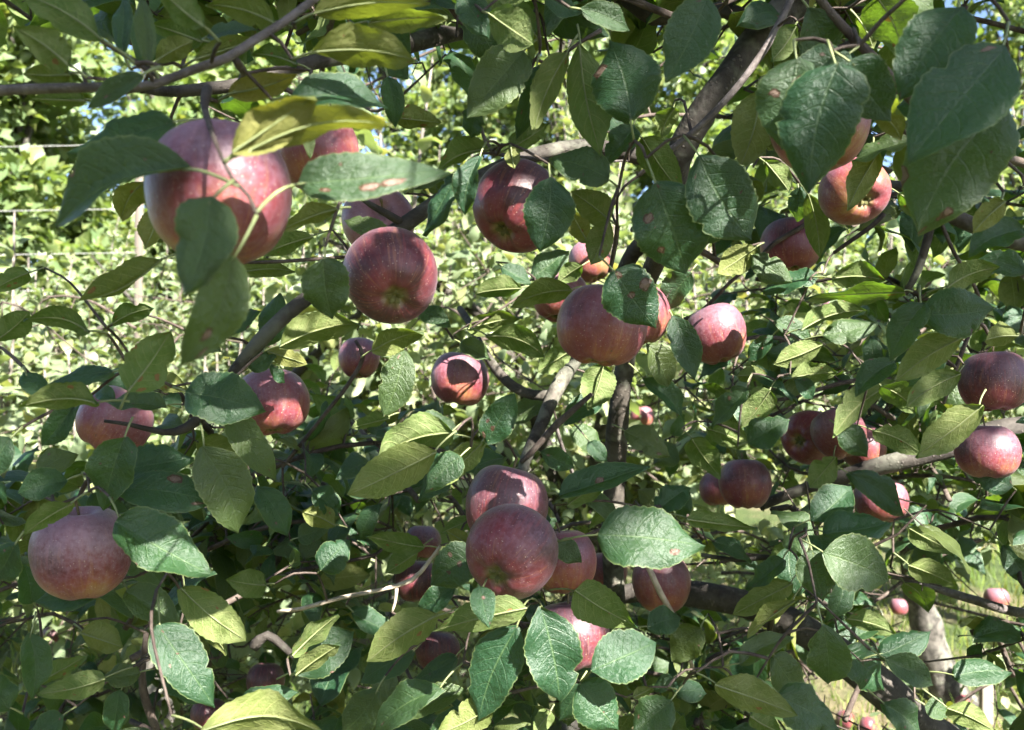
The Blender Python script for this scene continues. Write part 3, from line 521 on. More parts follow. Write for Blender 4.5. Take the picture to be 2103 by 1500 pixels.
# ---------------------------------------------------------------- leaves read from the photograph
# base x y, tip x y, width (photograph pixels), side seen (T top, U underside); d distance, r roll, f fold, a arch, y yellowing, b spots, z tip nearer/farther (m), k edge curl, n bend
LEAVES = """
212 82 40 -14 82 U d.47 r15|143 135 36 58 84 U d.48 r20|146 152 48 150 46 U d.52 r30|175 206 58 202 40 U d.54 r30|292 156 177 224 46 T d.47 r30 f.5|355 250 132 312 80 T d.49 r30 f.5 b.6 k.3|390 343 114 468 112 T p492,384,.397 d.43 r52 f.75 a.10 b.4
500 314 806 254 76 U p460,332,.407 d.41 r35 a.12 y.35 b.7|478 312 645 196 98 U p462,335,.406 d.405 r12 y.4 b1 a.1 k.4|470 192 612 150 56 U d.55 r20 y.5 b.9|590 208 798 222 84 T d.53 r40 b.3 a.08|320 126 397 84 52 U d.54 r20 y.2|302 132 288 -14 46 T d.49 r10 f.6|250 112 256 -14 44 T d.53|420 55 326 -26 72 U d.46 r25|566 47 425 8 64 U d.52 r30|416 86 308 48 54 U d.55|425 76 528 58 34 T d.56 r50|400 122 535 76 46 U d.55 r30 y.2|612 132 518 110 44 U d.6 r40
645 27 884 8 76 U d.5 r30 y.25 b.5|755 46 918 34 46 U d.55 r45 y.2|640 106 858 124 84 U d.5 r35 a.16 y.25|432 402 376 608 132 T p480,371,.399 d.385 r8 f.5 b.9 k.3|480 525 370 758 112 T p527,443,.392 d.385 r-12 f.35 b1.2 n.06|612 378 924 348 104 T p526,438,.392 d.45 r32 f.4 a.07 b1.0|296 374 248 446 64 U d.62 r20 y.3 b.8|330 425 296 512 60 U d.66 y.3 b.5|692 428 578 472 48 U d.6 r35 y.2|630 258 638 326 24 T d.58
1075 104 958 244 112 T d.7 r5 b.3|985 222 966 285 56 T d.72|1005 28 1098 92 84 U d.62 r20|1106 134 1058 287 50 T d.72 r25 f.6 n.08|1164 108 1094 277 66 U d.7 r25 f.5 b.4|1296 244 1250 82 156 T d.66 r0 f.18 b1.2 k.35|1190 92 1236 324 104 U d.69 r10 b.6|1242 228 1290 292 58 T d.76|1304 258 1246 334 64 T d.74|1192 18 1294 64 58 T d.63 r20|1120 -8 1194 28 50 T d.66|945 -10 1002 76 74 T d.64 r10|1100 70 1030 10 60 U d.68|782 108 838 160 52 T d.78|796 158 812 264 56 T d.72|815 242 908 252 54 U d.78 r20 y.2 b.9 f.6|1004 306 900 347 52 U d.75 r45 a.18 b.6|1044 306 1128 252 54 U d.74 f.7|1050 304 1058 347 34 U d.72 y.2|986 320 954 442 66 T d.71 r25 f.9 a.12|940 358 868 484 48 T d.74 r45 k.4|1132 364 1108 517 106 T d.68 r5 f.2 b.1|1250 367 1126 326 82 T d.7 r25 b.6 f.35|1252 452 1172 392 70 U d.74 r15|1250 452 1212 545 60 U d.78 r20 y.1 f.5|1208 498 1172 432 44 U d.9 y.3|1346 376 1412 566 160 T d.64 r5 f.22 b.9|1386 220 1358 280 58 U d.84|1318 282 1404 402 80 U d.75 r10|852 388 932 356 40 T d.88 r40|800 488 706 452 46 T d.76 r20|905 402 870 350 38 U d.9
1452 -6 1366 170 112 T d.58 r5 b1.0 f.3|1640 118 1604 308 150 T d.54 r10 f.25|1722 128 1664 398 172 T d.515 r4 f.25 b.9 k.3 a.05|1748 124 1832 250 112 T d.55|1745 110 1625 205 110 T d.56 r10 r10|1662 16 1702 128 96 T d.62 r15|1562 186 1516 350 98 U d.68 r12|1634 55 1580 128 60 U d.72|1978 14 1848 206 136 T d.505 r15 b.9|2066 96 1866 330 176 T d.50 r12 b1.0 f.25|2070 212 1886 474 190 T d.535 r10 b.7 y.08 f.3|1436 320 1545 494 150 T d.63 r10 b.5 f.3|1500 408 1404 500 96 T d.68 r10|1802 316 1738 434 64 U d.80 r15 f.6 y.15|1642 384 1636 456 62 T d.95 f.4|1660 398 1684 530 50 U d.93 r20 y.1|1762 36 1794 100 42 U d.7 y.1|1800 -8 1856 114 108 U d.66 r20 b.7|1810 236 1850 284 48 U d.7 y.3|1872 288 1748 328 40 T d.78 r62 f.5|1860 -10 1924 30 50 T d.7|2064 414 1996 480 54 U d.6 y.25|1846 396 1912 462 60 U d.9|1572 332 1624 396 56 U d.86|1905 330 1850 390 70 T d.72|2100 470 1990 520 80 T d.7|2110 560 2010 530 60 T d.8
332 532 158 620 56 U d.6 r48 f.9 y.15 b.9 a-.05|184 682 50 656 52 U d.66 r40 a.16|232 664 318 632 44 U d.85 r30|262 804 352 676 98 U d.58 r15 a.1|48 765 98 822 46 T d.66|232 764 98 790 42 T d.68 r40|202 828 40 834 64 U d.62 r38 a.12|236 820 196 800 40 T d.8|152 834 84 918 60 T d.68|342 836 218 827 42 T d.78 r48|380 806 545 844 112 T d.72 r18 f.3 a.05|468 848 572 988 72 T d.74 r20 f.4|256 898 214 1048 100 T d.68 r15 f.5|238 966 398 940 84 T d.72 r40 f.45|234 1002 442 1032 84 T d.70 r28 b.9|415 918 492 1098 116 T d.70 r12 f.3|78 968 162 934 54 T d.78|138 988 36 1014 70 T d.7 r20|336 812 372 836 34 T d1.0|310 778 388 800 44 U d.9 y.2 b.6|510 756 572 718 46 T d.8|556 750 586 788 30 T d.85|448 682 532 638 46 T d.86 r30|545 712 572 602 60 T d.88|573 712 738 662 82 U d.74 r30 a.08|550 722 632 748 40 U d.8 y.3|664 532 684 658 122 T d.595 r10 f.45 b.3|488 560 608 556 42 U d.82 r30|642 486 538 522 46 U d.8 r35|413 712 455 722 34 T d.85|-10 700 60 640 60 U d.7|20 900 -30 980 70 T d.66|60 560 -20 600 50 U d.9
1262 556 1348 676 118 T d.66 r5 f.2 b1.1|1090 575 1168 515 60 T d1.05 r20|1072 592 972 602 52 U d1.0 r35|1030 548 1092 582 44 T d1.02|1176 596 1048 630 60 U d.95 r25 b.6|1196 545 1146 580 44 U d1.0|958 676 1072 650 48 U d.98 r35|998 690 1120 730 56 U d.95 r38 a.15|858 636 926 672 42 T d1.1 r30|764 720 870 680 54 U d.84 r32 a.06 y.15|832 720 788 858 74 T d.85 r10|945 704 1010 738 48 T d1.1 r25|1000 912 1058 808 72 T d.78 r5 b.9 f.35|942 896 832 862 60 T d.80 r40 f.5|932 888 756 966 84 U d.76 r35 a.12|800 858 718 878 32 U d.9 r40|897 928 712 1018 96 U d.73 r25 y.12|946 938 872 1012 64 T d.78|990 910 905 1000 56 U d.82 y.1|1240 748 1208 844 74 U d1.05 r5|1178 716 1102 764 48 U d1.05 r25|1328 708 1374 796 66 T d.95|1382 648 1428 780 66 T d.9 r12 f.45|1400 660 1412 740 28 U d.92 r30|1234 820 1156 876 54 T d1.1|1174 880 1242 920 54 T d1.15 y.1|1283 886 1378 938 62 T d1.02 r20 b.7|1208 908 1248 948 40 T d1.1|1148 1018 1334 954 64 T d.85 r42 f.6|1320 778 1404 864 56 T d.98 r30|1118 822 1046 876 50 T d1.15 r30|1420 560 1370 640 70 T d.9
1552 508 1472 562 58 U d1.0 r20|1545 524 1628 580 56 T d1.0 y.1|1678 564 1565 598 46 T d1.0 r50|1708 572 1818 576 60 U d.98 r30 b.8|1858 600 1652 610 44 U d.9 r55 b.5|1898 646 2044 632 118 T d.74 r10|1945 590 2055 548 58 U d.8 r20|1898 622 1826 744 72 T d.72 r20 f.5|1645 678 1782 636 44 U d1.0 r40|1690 690 1804 662 54 T d1.0 r30|1688 708 1586 748 54 U d1.0 r20 y.05|1624 776 1720 764 50 U d1.0 r25|1592 660 1668 706 50 T d1.05|1978 692 1838 784 72 U d.76 r25 y.1 b.5|1838 742 1756 812 58 T d.86 r20|1840 782 1708 898 60 U d1.02 r35 f.6|1942 744 1864 794 50 T d.9|1972 768 1858 838 62 U d.88|1588 690 1536 742 46 T d1.05|1514 772 1578 770 38 U d1.1|1536 798 1458 878 54 T d1.0 r35 f.6|1582 802 1522 878 64 U d1.0 r15|1632 780 1670 820 42 T d1.0|1536 910 1620 860 70 T d1.0 r20|2018 832 1876 938 76 U d.8 r25 y.1|1808 792 1882 846 54 U d.95|1792 884 1898 936 54 U d1.0|1722 876 1782 940 58 T d1.05|1744 972 1858 1060 68 T d1.1 r25 f.5|1716 938 1662 1002 54 U d1.1|1450 880 1540 920 60 U d1.05|1420 900 1480 980 60 U d1.05|2090 690 2020 700 60 U d.85|2080 1000 1990 960 60 T d1.0
238 1070 432 1180 124 T d.64 r22 f.5 b.5 a.05|528 998 592 1100 66 T d.9|218 1214 68 1236 62 T d.76 r25|258 1214 374 1288 82 T d.74 r15|236 1120 338 1206 76 T d.82 r10|322 1284 444 1454 100 T d.68 r12 f.35 b.5|372 1208 512 1318 84 U d.74 r15 a.05|384 1258 468 1344 44 U d.8 r25|548 1202 466 1190 60 U d.9|658 1172 718 1108 84 T d.92 r10|612 1106 684 1076 46 T d1.05|288 1382 210 1392 58 T d.8 r15|216 1394 76 1424 58 U d.75 r20 b.5|80 1400 176 1346 40 U d.8 r40|166 1300 254 1330 80 U d.88 y.2 b.5|246 1418 234 1512 54 T d.8|336 1384 424 1448 70 T d.85|484 1446 614 1420 48 T d.8 r35|412 1502 664 1506 92 U d.60 r30 a.20 y.15 b.6|600 1346 694 1262 40 U d.8 r55|606 1386 698 1322 38 U d.78 r58|598 1382 728 1296 100 T d.84 r5|64 1240 50 1160 60 T d.8|60 1300 66 1440 66 T d.72 r20|148 1034 48 1098 46 U d.68 r40|30 1120 -20 1200 70 T d.7|20 1460 -30 1380 70 T d.75|130 1470 60 1510 70 T d.8
978 1138 882 1204 96 T d.82 r10|1228 1098 1448 1122 132 T p1146,1112,.72 d.69 r22 f.3 b.7 a.06|1164 1038 1238 1002 36 U d.86 r45|1148 1112 1196 1156 48 T d.8|1180 1212 1310 1288 88 U p1130,1212,.82 d.76 r15 b.4|1214 1378 1348 1318 108 T p1192,1402,.76 d.72 r14 f.25|1110 1246 1152 1444 122 T p1106,1232,.79 d.70 r8 f.35 b.2|1062 1288 982 1482 112 T p1088,1240,.78 d.71 r14 f.4|1082 1248 890 1296 68 U p1105,1236,.79 d.69 r30 a-.05|984 1204 1004 1290 54 T p1000,1180,.78 d.67 f.4|902 1262 752 1360 82 U p1000,1240,.78 d.76 r22 y.1|932 1204 856 1258 56 T d.9|722 1260 812 1302 54 T d.95 r30|1193 1406 1272 1500 102 T p1186,1398,.77 d.74 r5 f.2|1380 1440 1300 1510 86 T d.78|908 1414 766 1504 78 T d.74 r32 f.5|960 1420 826 1474 60 T d.8 r25|1012 1448 896 1508 78 U d.72 r20|938 1352 838 1402 50 T d1.0|776 1420 700 1510 80 T d.85|852 1340 738 1402 64 T d.9|864 1128 792 1176 48 U d1.0|872 1124 752 1098 48 U d.98 r30|968 1068 904 1096 34 U d.95|960 1118 916 1090 34 U d.92 y.3|1190 1404 1146 1482 54 T d.85|1132 1462 1096 1510 40 U d.9|1300 1432 1340 1412 28 U d.9|1384 1392 1342 1420 34 T d1.0
1667 1070 1748 998 82 T d.92 r15 b.4|1690 1096 1832 1072 78 T d.86 r45 f.7|1668 1130 1690 1236 108 T d.80 r10 f.3|1690 1136 1828 1194 116 T d.78 r10 f.25|1410 1066 1556 1084 46 U d.85 r35 b.4|1612 1150 1532 1212 46 T d.9 r30|1628 1198 1502 1264 60 U d.9 r25 y.1|1632 1234 1532 1308 40 U d.88 r50|1690 1284 1702 1408 92 T d.74 r5 f.35|1520 1366 1632 1308 54 T d.9 r25|1468 1406 1638 1466 72 U d.74 r25 y.15|1390 1420 1452 1424 44 T d.9|1806 1346 1912 1294 60 T d.9 r25|1818 1354 1918 1408 68 T d.86 r15|1866 1084 1958 1132 52 U d1.05 r25|1864 1160 1962 1202 58 U d1.05 r20|1856 1196 1908 1252 48 U d1.1|1960 1390 2080 1380 60 T d.95 r30|1944 1454 2044 1502 54 U d.88 r15 y.05|1816 1446 1890 1506 76 T d.85|1900 1450 1950 1470 46 T d.95|1600 1430 1728 1500 96 T d.76 r15|1540 1470 1610 1506 56 U d.9|1590 1350 1660 1428 76 T d.95|1736 1340 1820 1420 86 T d.95|1748 1312 1810 1284 40 T d1.0|1736 1270 1840 1300 46 U d1.0 r35|2000 1310 2100 1290 60 T d1.0|2060 1120 2110 1200 60 T d1.0|1440 1290 1380 1360 70 T d.95|1330 1290 1400 1270 60 T d.95|640 1010 700 1060 60 T d1.0|690 1080 620 1050 60 U d1.0|1350 1050 1420 1000 60 T d1.05|1110 930 1180 960 50 T d1.05|330 1100 300 1020 60 T d.85
"""
rows = [r for r in LEAVES.replace('\n', '|').split('|') if r.strip()]
def hero_leaf(row):
    t = row.split(); bx, by, tx, ty, w = map(float, t[:5]); side = t[5]; o = {q[0]: float(q[1:]) for q in t[6:] if q[0] != 'p'}; pe = [q[1:] for q in t[6:] if q[0] == 'p']
    lp = math.hypot(tx - bx, ty - by); d = o.get('d', min(1.3, max(.5, .08 * F / max(lp, 1.5 * w))))
    dz = o.get('z', U(-.012, .022)) * (1 if side == 'T' else 1)
    B = P(bx, by, d); T = P(tx, ty, d + dz); ax = T - B; L = np.linalg.norm(ax); ax = ax / L
    mid = (B + T) / 2; c = unit(CAM - mid); c = unit(c - ax * np.dot(c, ax)); s = cross(ax, c)
    if s[2] < 0: s = -s
    r = math.radians(o.get('r', U(8, 38))); sg = 1 if side == 'T' else -1
    n = c * math.cos(r) * sg + s * math.sin(r)
    W = min(w * d / F / max(.45, math.cos(r)), .82 * L)
    arch = o.get('a', U(.01, .07)); fold = o.get('f', U(.12, .7))
    v, f, uv = leaf_local(L, W, 24, 8, fold, arch, U(-.03, .08), U(.02, .085), o.get('n', U(-.06, .06)), U(-.6, .6), .024, U(0, 6), o.get('k', U(0, .3)), U(-.5, .6), RNG)
    R = frame(ax, n); att = (U(0, 1), o.get('y', U(0, 1) ** 4 * .2), o.get('b', U(.05, .7)))
    # leaf stalk, curved back from the blade
    pl = min(.027, .34 * L) * U(.8, 1.1); e = R.T @ (-ax * pl * .75 + np.array([U(-.2, .2), U(.5, .9), U(-.1, .25)]) * pl)
    if pe: e = R.T @ (P(*map(float, pe[0].split(','))) - B); pl = np.linalg.norm(e)
    t_ = np.linspace(0, 1, 6)[:, None]; st = (np.array([[.004, 0, 0]]) * (1 - t_)) + e * t_ + np.array([[0, 0, 1]]) * (.10 * pl) * np.sin(math.pi * t_)
    mb = MB(); mb.add(v, f, uv, att); tube(mb, st, np.linspace(.0007, .0010, 6), 5, 0, att, 1)
    mr = np.linspace(0, .93, 9); cen = v.reshape(25, 9, 3)[:, 4]; mp = np.stack([np.interp(mr, np.linspace(0, 1, 25), cen[:, k]) for k in range(3)], 1); mp[:, 2] -= .0007
    tube(mb, mp, np.linspace(.0008, .0002, 9), 5, 0, att, 1, caps=False)
    ob = link('leaf', mb.mesh('leaf'), TREE, [M['leaf'], M['petiole']])
    ob.rotation_mode = 'QUATERNION'; ob.rotation_quaternion = Matrix(R.tolist()).to_quaternion(); ob.location = (B - ORG).tolist()
    return B + R @ e, B
ENDS = []
for r_ in rows: ENDS.append(hero_leaf(r_))
NH = len(rows); print('hero leaves', NH)

# ---------------------------------------------------------------- apples
PROF = np.array([(0, .50), (.05, .53), (.13, .64), (.25, .78), (.40, .845), (.58, .80), (.78, .645), (.93, .38), (1, .08), (.985, -.20), (.905, -.48), (.77, -.69), (.60, -.83), (.44, -.885), (.32, -.875), (.22, -.81), (.12, -.755), (0, -.74)])
def apple_mesh(name, seed, nr=44, ns=44, tall=1.0, lob=.03, cone=.0):
    r = np.random.default_rng(seed); p, _ = smooth_path(np.c_[PROF[:, 0], PROF[:, 1], np.zeros(len(PROF))], np.zeros(len(PROF)), 1.0 / 12)
    d = np.r_[0, np.cumsum(np.linalg.norm(np.diff(p, axis=0), axis=1))]; t = np.linspace(0, d[-1], nr); R = np.clip(np.interp(t, d, p[:, 0]), 0, None); Z = np.interp(t, d, p[:, 1])
    R[0] = R[-1] = 0; V = []; ph = r.uniform(0, 6, 4)
    for i in range(nr):
        for k in range(ns):
            a = 2 * math.pi * k / ns; low = np.clip((-Z[i] - .2) / .7, 0, 1)
            rr = R[i] * (1 + lob * low * math.cos(5 * a + ph[0]) + .018 * math.cos(a + ph[1]) + .016 * math.cos(2 * a + ph[2]) + .012 * math.cos(3 * a + ph[3])) * (1 + cone * Z[i])
            V.append((rr * math.cos(a), rr * math.sin(a), Z[i] * tall + .03 * low * math.cos(5 * a + ph[0]) * (R[i] > .1) + .03 * R[i] * math.cos(a + ph[2])))
    f = [(i * ns + k, (i + 1) * ns + k, (i + 1) * ns + (k + 1) % ns, i * ns + (k + 1) % ns) for i in range(nr - 1) for k in range(ns)]
    mb = MB(); mb.add(V, f); me = mb.mesh(name); me.materials.append(M['apple']); return me
AMESH = [apple_mesh('apple', 1, tall=1.0), apple_mesh('apple', 2, tall=.93, cone=.03), apple_mesh('apple', 3, tall=1.06, lob=.045, cone=.05), apple_mesh('apple', 4, tall=.97, lob=.02)]
ASMALL = [apple_mesh('apple', 5, 16, 18), apple_mesh('apple', 6, 16, 18, .95)]
def calyx_mesh():
    mb = MB()
    for k in range(5):
        a = 2 * math.pi * k / 5; ca, sa = math.cos(a), math.sin(a); pts = []
        for t, w, z in ((.02, .05, -.735), (.07, .055, -.80), (.13, .035, -.835), (.19, .004, -.81)):
            pts += [(t * ca - w * sa, t * sa + w * ca, z), (t * ca + w * sa, t * sa - w * ca, z)]
        mb.add(pts, [(0, 1, 3, 2), (2, 3, 5, 4), (4, 5, 7, 6)])
    me = mb.mesh('calyx'); me.materials.append(M['calyx']); return me
CALYX = calyx_mesh()
def stem_mesh():
    mb = MB(); tube(mb, [(0, 0, .48), (.02, .0, .75), (.05, .02, 1.0), (.11, .03, 1.2)], [.032, .026, .03, .045], 7, .1); me = mb.mesh('stem'); me.materials.append(M['stem']); return me
STEM = stem_mesh()
# centre x y, radius (photograph pixels), distance, calyx direction in the picture (right, up, towards camera), redness, bloom, label
APPLES = [
 (450, 397, 143, .47, (.05, -.95, .2), .55, .34, 'largest and nearest red apple at upper left with sun flecks'),
 (652, 308, 86, .66, (.2, -.9, -.2), .42, .10, 'orange red apple half hidden behind the largest apple'),
 (776, 455, 74, .95, (-.3, -.3, -.9), .40, .30, 'pale pink apple peeking out above the dark red apple and its branch'),
 (803, 565, 98, .68, (.20, -.62, .72), .95, .06, 'dark red apple with star shaped green calyx facing the viewer'),
 (1065, 424, 93, .78, (-.42, -.72, .52), .80, .06, 'red apple hanging high at centre with a dark leaf across its right side'),
 (1213, 535, 44, 1.45, (.3, -.8, .2), .45, .35, 'pink apple top showing above the round leaf of the central apple'),
 (1152, 608, 57, 1.12, (-.2, -.8, .2), .55, .30, 'purplish apple mostly hidden left of the central apple'),
 (1237, 667, 92, .76, (-.15, -.97, .12), .50, .18, 'large orange red apple at the centre with a round leaf on its shoulder'),
 (1306, 648, 70, .92, (.2, -.9, .1), .42, .14, 'orange apple tucked behind the right side of the central apple'),
 (1472, 685, 61, 1.12, (.25, -.95, .2), .60, .22, 'sunlit pink apple hanging alone right of the centre'),
 (945, 777, 59, 1.16, (-.1, -.98, .1), .58, .22, 'small pink apple crossed by a curved leaf shadow'),
 (558, 824, 74, .93, (.15, -.95, .25), .58, .26, 'red apple with a bright white sun patch left of the diagonal branch'),
 (238, 864, 74, .90, (-.5, -.8, .2), .44, .22, 'dull brownish red apple at left among the leaves and thin twigs'),
 (168, 1133, 95, .74, (.0, -.98, -.1), .56, .50, 'pale dusty pink apple at the lower left edge'),
 (1038, 1040, 86, .86, (-.2, -.9, .2), .78, .10, 'deep red apple at the top of the hanging cluster'),
 (1052, 1132, 96, .74, (-.42, -.48, .76), .78, .24, 'big dusty purple red apple in front of the hanging cluster'),
 (1158, 1152, 66, .90, (.1, -.95, .1), .46, .12, 'orange red apple behind the right side of the hanging cluster'),
 (1172, 1303, 80, .88, (.1, -.95, .2), .70, .16, 'lowest red apple of the hanging cluster, half sunlit'),
 (738, 735, 42, 1.5, (0, -.9, .3), .62, .2, 'small red apple behind the thin twigs below the dark red apple'),
 (1682, 246, 102, .63, (0, -.95, .2), .36, .14, 'big orange apple hidden behind three dark leaves at upper right'),
 (1752, 394, 69, .88, (.08, -.46, .86), .52, .30, 'apple at upper right with orange left cheek and purple right cheek'),
 (1625, 503, 60, 1.12, (0, -.9, .2), .60, .1, 'dim red apple behind the twig below the big dark leaves'),
 (2042, 782, 67, .98, (0, -.9, .1), .82, .12, 'glossy deep red apple cut by the right edge'),
 (2026, 926, 62, 1.0, (0, -.95, .1), .60, .25, 'dusty red apple at the right edge above the pale branch'),
 (1666, 898, 57, 1.22, (-.72, -.1, .6), .66, .15, 'red apple with its calyx turned left in the group of three at right'),
 (1722, 889, 53, 1.14, (.3, -.8, .3), .55, .25, 'middle apple of the group of three at right'),
 (1772, 916, 46, 1.32, (.3, -.9, 0), .45, .15, 'orange apple on the right of the group of three'),
 (1530, 993, 52, 1.25, (0, -.9, .2), .62, .12, 'dark shaded apple right of the lower middle limb'),
 (1474, 1003, 38, 1.6, (0, -.9, .2), .55, .25, 'small shaded apple touching the dark shaded apple on its left'),
 (1808, 1027, 53, 1.3, (0, -.9, .2), .60, .30, 'apple under the dark pointed leaf below the right hand limb'),
 (858, 1192, 46, 1.4, (0, -.9, .2), .85, .05, 'dark red apple behind the pale dead twig'),
 (868, 1112, 38, 1.6, (0, -.9, .2), .70, .30, 'small red apple just above the pale dead twig'),
 (898, 1336, 46, 1.35, (0, -.9, .2), .80, .05, 'dark red apple low in the middle left of the sunlit leaves'),
 (1358, 1196, 60, 1.2, (0, -.9, .2), .45, .25, 'pinkish apple behind the pale dead stick'),
 (1248, 1172, 40, 1.55, (0, -.9, .2), .60, .05, 'orange red apple behind the upright limb right of the cluster'),
 (545, 1396, 38, 1.6, (0, -.9, .2), .85, .05, 'bright red sunlit apple at lower left among leaves'),
 (428, 1466, 36, 1.5, (0, -.9, .2), .95, .02, 'very dark red apple at the bottom left'),
 (108, 1303, 19, 3.2, (0, -.9, .2), .9, .05, 'tiny bright red apple far behind at lower left'),
 (1318, 856, 25, 2.5, (0, -.9, .2), .40, .2, 'tiny orange apple beside the upright limb'),
 (1846, 1246, 18, 3.6, (0, -.9, .2), .55, .25, 'tiny apple hanging just left of the flaky trunk'),
 (1706, 632, 18, 3.2, (0, -.9, .2), .4, .4, 'tiny pale pink apple in the sunlit leaves at right'),
 (2046, 1228, 24, 2.7, (0, -.9, .2), .5, .3, 'small sunlit apple at the right edge beside the pale branch'),
]
SEEDS = np.random.default_rng(5)
def apple(cx, cy, r, d, cal, red, bloom, label, group, z=None, stem=True):
    c = P(cx, cy, d); R = r * d / F / 1.0; me = (AMESH if r > 30 else ASMALL)[int(SEEDS.integers(0, 4 if r > 30 else 2))]
    o = link('apple', me); o.location = c.tolist(); o.scale = (R, R, R)
    dn = unit(np.array([cal[0], -cal[2], cal[1]])); q = Vector((-dn).tolist()).to_track_quat('Z', 'Y') @ Quaternion((0, 0, 1), float(SEEDS.uniform(0, 6.28)))
    o.rotation_mode = 'QUATERNION'; o.rotation_quaternion = q; o.color = (min(1, red + .10), min(.9, bloom + .14), float(SEEDS.uniform(0, 1)), 1)
    tag(o, label, 'apple', group)
    for nm, m_ in (('stem', STEM), ('calyx', CALYX)):
        if r > 25: k = link(nm, m_, o)
    return c - dn * R * 1.2
for a_ in APPLES: 
    e = apple(*a_, 'apples hanging on the trees'); ENDS.append((e, None))
def fallen(px, py, r, label):
    d = 1.0; k = (py - 750) / F; d = (CAM[2] + .02) / k * .985; apple(px, py, r, d, (.6, .2, .7), U(.5, .8), .25, label, 'fallen apples in the grass')
fallen(1975, 1440, 15, 'fallen apple in the grass between flaky trunk and wooden stake')
fallen(1736, 1478, 19, 'fallen pink apple on bare sunny ground at lower right, left of its pair')
fallen(1782, 1490, 17, 'fallen pink apple on bare sunny ground at lower right, right of its pair')
# ---------------------------------------------------------------- more leaves of the near tree: spur clusters farther in
HEROAP = [(P(a[0], a[1], a[3]), a[2], a[3], a[0], a[1]) for a in APPLES]
for x_, y_, r_, d_ in [(1400, 1220, 36, 1.3), (1460, 1225, 36, 1.3), (1520, 1240, 36, 1.3), (1760, 1370, 40, 1.26), (1800, 1405, 40, 1.26), (1845, 1445, 40, 1.26), (1900, 1285, 34, 3.9), (1925, 1365, 34, 3.9), (1722, 1440, 40, 3.9), (1268, 850, 26, 1.2), (1264, 920, 26, 1.2), (1125, 850, 24, 1.05), (1100, 900, 24, 1.02), (1060, 798, 20, 1.08), (1830, 950, 34, 1.24), (1900, 935, 34, 1.24), (2025, 1450, 16, 3.8)]: HEROAP.append((P(x_, y_, d_), r_, d_, x_, y_))
def blocked(p, L):
    """would this leaf stand in front of an apple that the photograph shows?"""
    x, y = pixel(p); m = L * F / p[1] * .9
    for c, r, d, ax, ay in HEROAP:
        if p[1] < d + .03 and math.hypot(x - ax, y - ay) < r + m * .75: return True
    return False
def density(x, y):
    if y < 90 and x < 1350: return .5
    if x < 560 and y < 480: return .0
    if x < 460 and y < 820: return .06
    if 840 < x < 1500 and 90 < y < 420: return .04
    if 880 < x < 1480 and 420 < y < 620: return .05
    if x < 1500 and y < 720: return .06
    if x < 1500 and y < 1000: return .13
    if x > 1500 and y < 560: return .5
    if x > 1500 and y < 800: return .6
    return 1.0
TARGETS = [(552, 335, .43, .004), (1492, 655, 1.08, .055), (965, 785, 1.12, .045), (585, 850, .88, .032), (1172, 1345, .82, .035), (1128, 1335, .69, .05), (1290, 1350, .70, .05),
 (965, 1370, .70, .03), (425, 1400, .66, .035), (345, 1122, .62, .016), (430, 1240, .73, .035), (1712, 1142, .77, .018), (1740, 1185, .77, .015), (600, 1475, .58, .03), (815, 696, .83, .04), (1215, 800, 1.04, .045), (795, 770, .84, .03),
 (690, 1135, .92, .045), (1640, 725, 1.0, .05), (1670, 755, 1.0, .05), (1205, 895, 1.15, .05), (545, 212, .40, .006), (690, 165, .52, .02), (1430, 505, .64, .022), (1650, 580, 1.0, .05), (960, 1465, .71, .03), (1240, 1450, .73, .045),
 (2000, 1480, .88, .05), (2000, 1385, .95, .05), (1675, 470, .92, .04), (1780, 75, .69, .025), (1850, 60, .65, .02), (660, 1300, .79, .03), (650, 1350, .78, .03), (1070, 1400, .72, .03), (1180, 1440, .84, .04), (1225, 515, 1.4, .04), (1150, 565, 1.08, .03), (1040, 580, 1.0, .04), (1010, 655, .98, .04)]
_r = np.random.default_rng(77)
for _ in range(12): TARGETS.append((_r.uniform(0, 2103), _r.uniform(760, 1490), _r.uniform(.7, 1.1), _r.uniform(.008, .02)))
for _ in range(3): TARGETS.append((_r.uniform(600, 1500), _r.uniform(20, 500), _r.uniform(.6, .9), _r.uniform(.012, .025)))
TGC = np.array([P(x, y, d) for x, y, d, r in TARGETS]); TGR = np.array([t[3] for t in TARGETS]) * .85
def sunbeam(p, L):
    w = p - TGC; t = w @ SUN; e = np.linalg.norm(w - t[:, None] * SUN, axis=1)
    return bool(((t > .03) & (e < TGR + L * .42)).any())
small = MB(); filler = []
def spur(p0, dr, ln, n, L, check=True, rad=.002):
    q = p0 + dr * ln + np.array([0, 0, -.1 * ln]); mid_ = (p0 + q) / 2 + rv(.008)
    it = []; shoot_leaves(it, p0, q, n, L, 1.0, .25)
    ok = [i for i in it if not (check and (blocked(i[0] + i[1] * i[3] * .5, i[3]) or (density(*pixel(i[0] + i[1] * i[3] * .5)) < .08 and U(0, 1) > .2))) and not sunbeam(i[0] + i[1] * i[3] * .5, i[3])]
    if ok and not sunbeam(mid_, .06): tube(small, np.array([p0, mid_, q]) - ORG, [rad, rad * .75, rad * .5], 4, caps=False)
    for i in ok: tube(small, np.array([i[0] - i[1] * .022, i[0] + i[1] * .004]) - ORG, [.0009, .0008], 3, caps=False)
    return ok
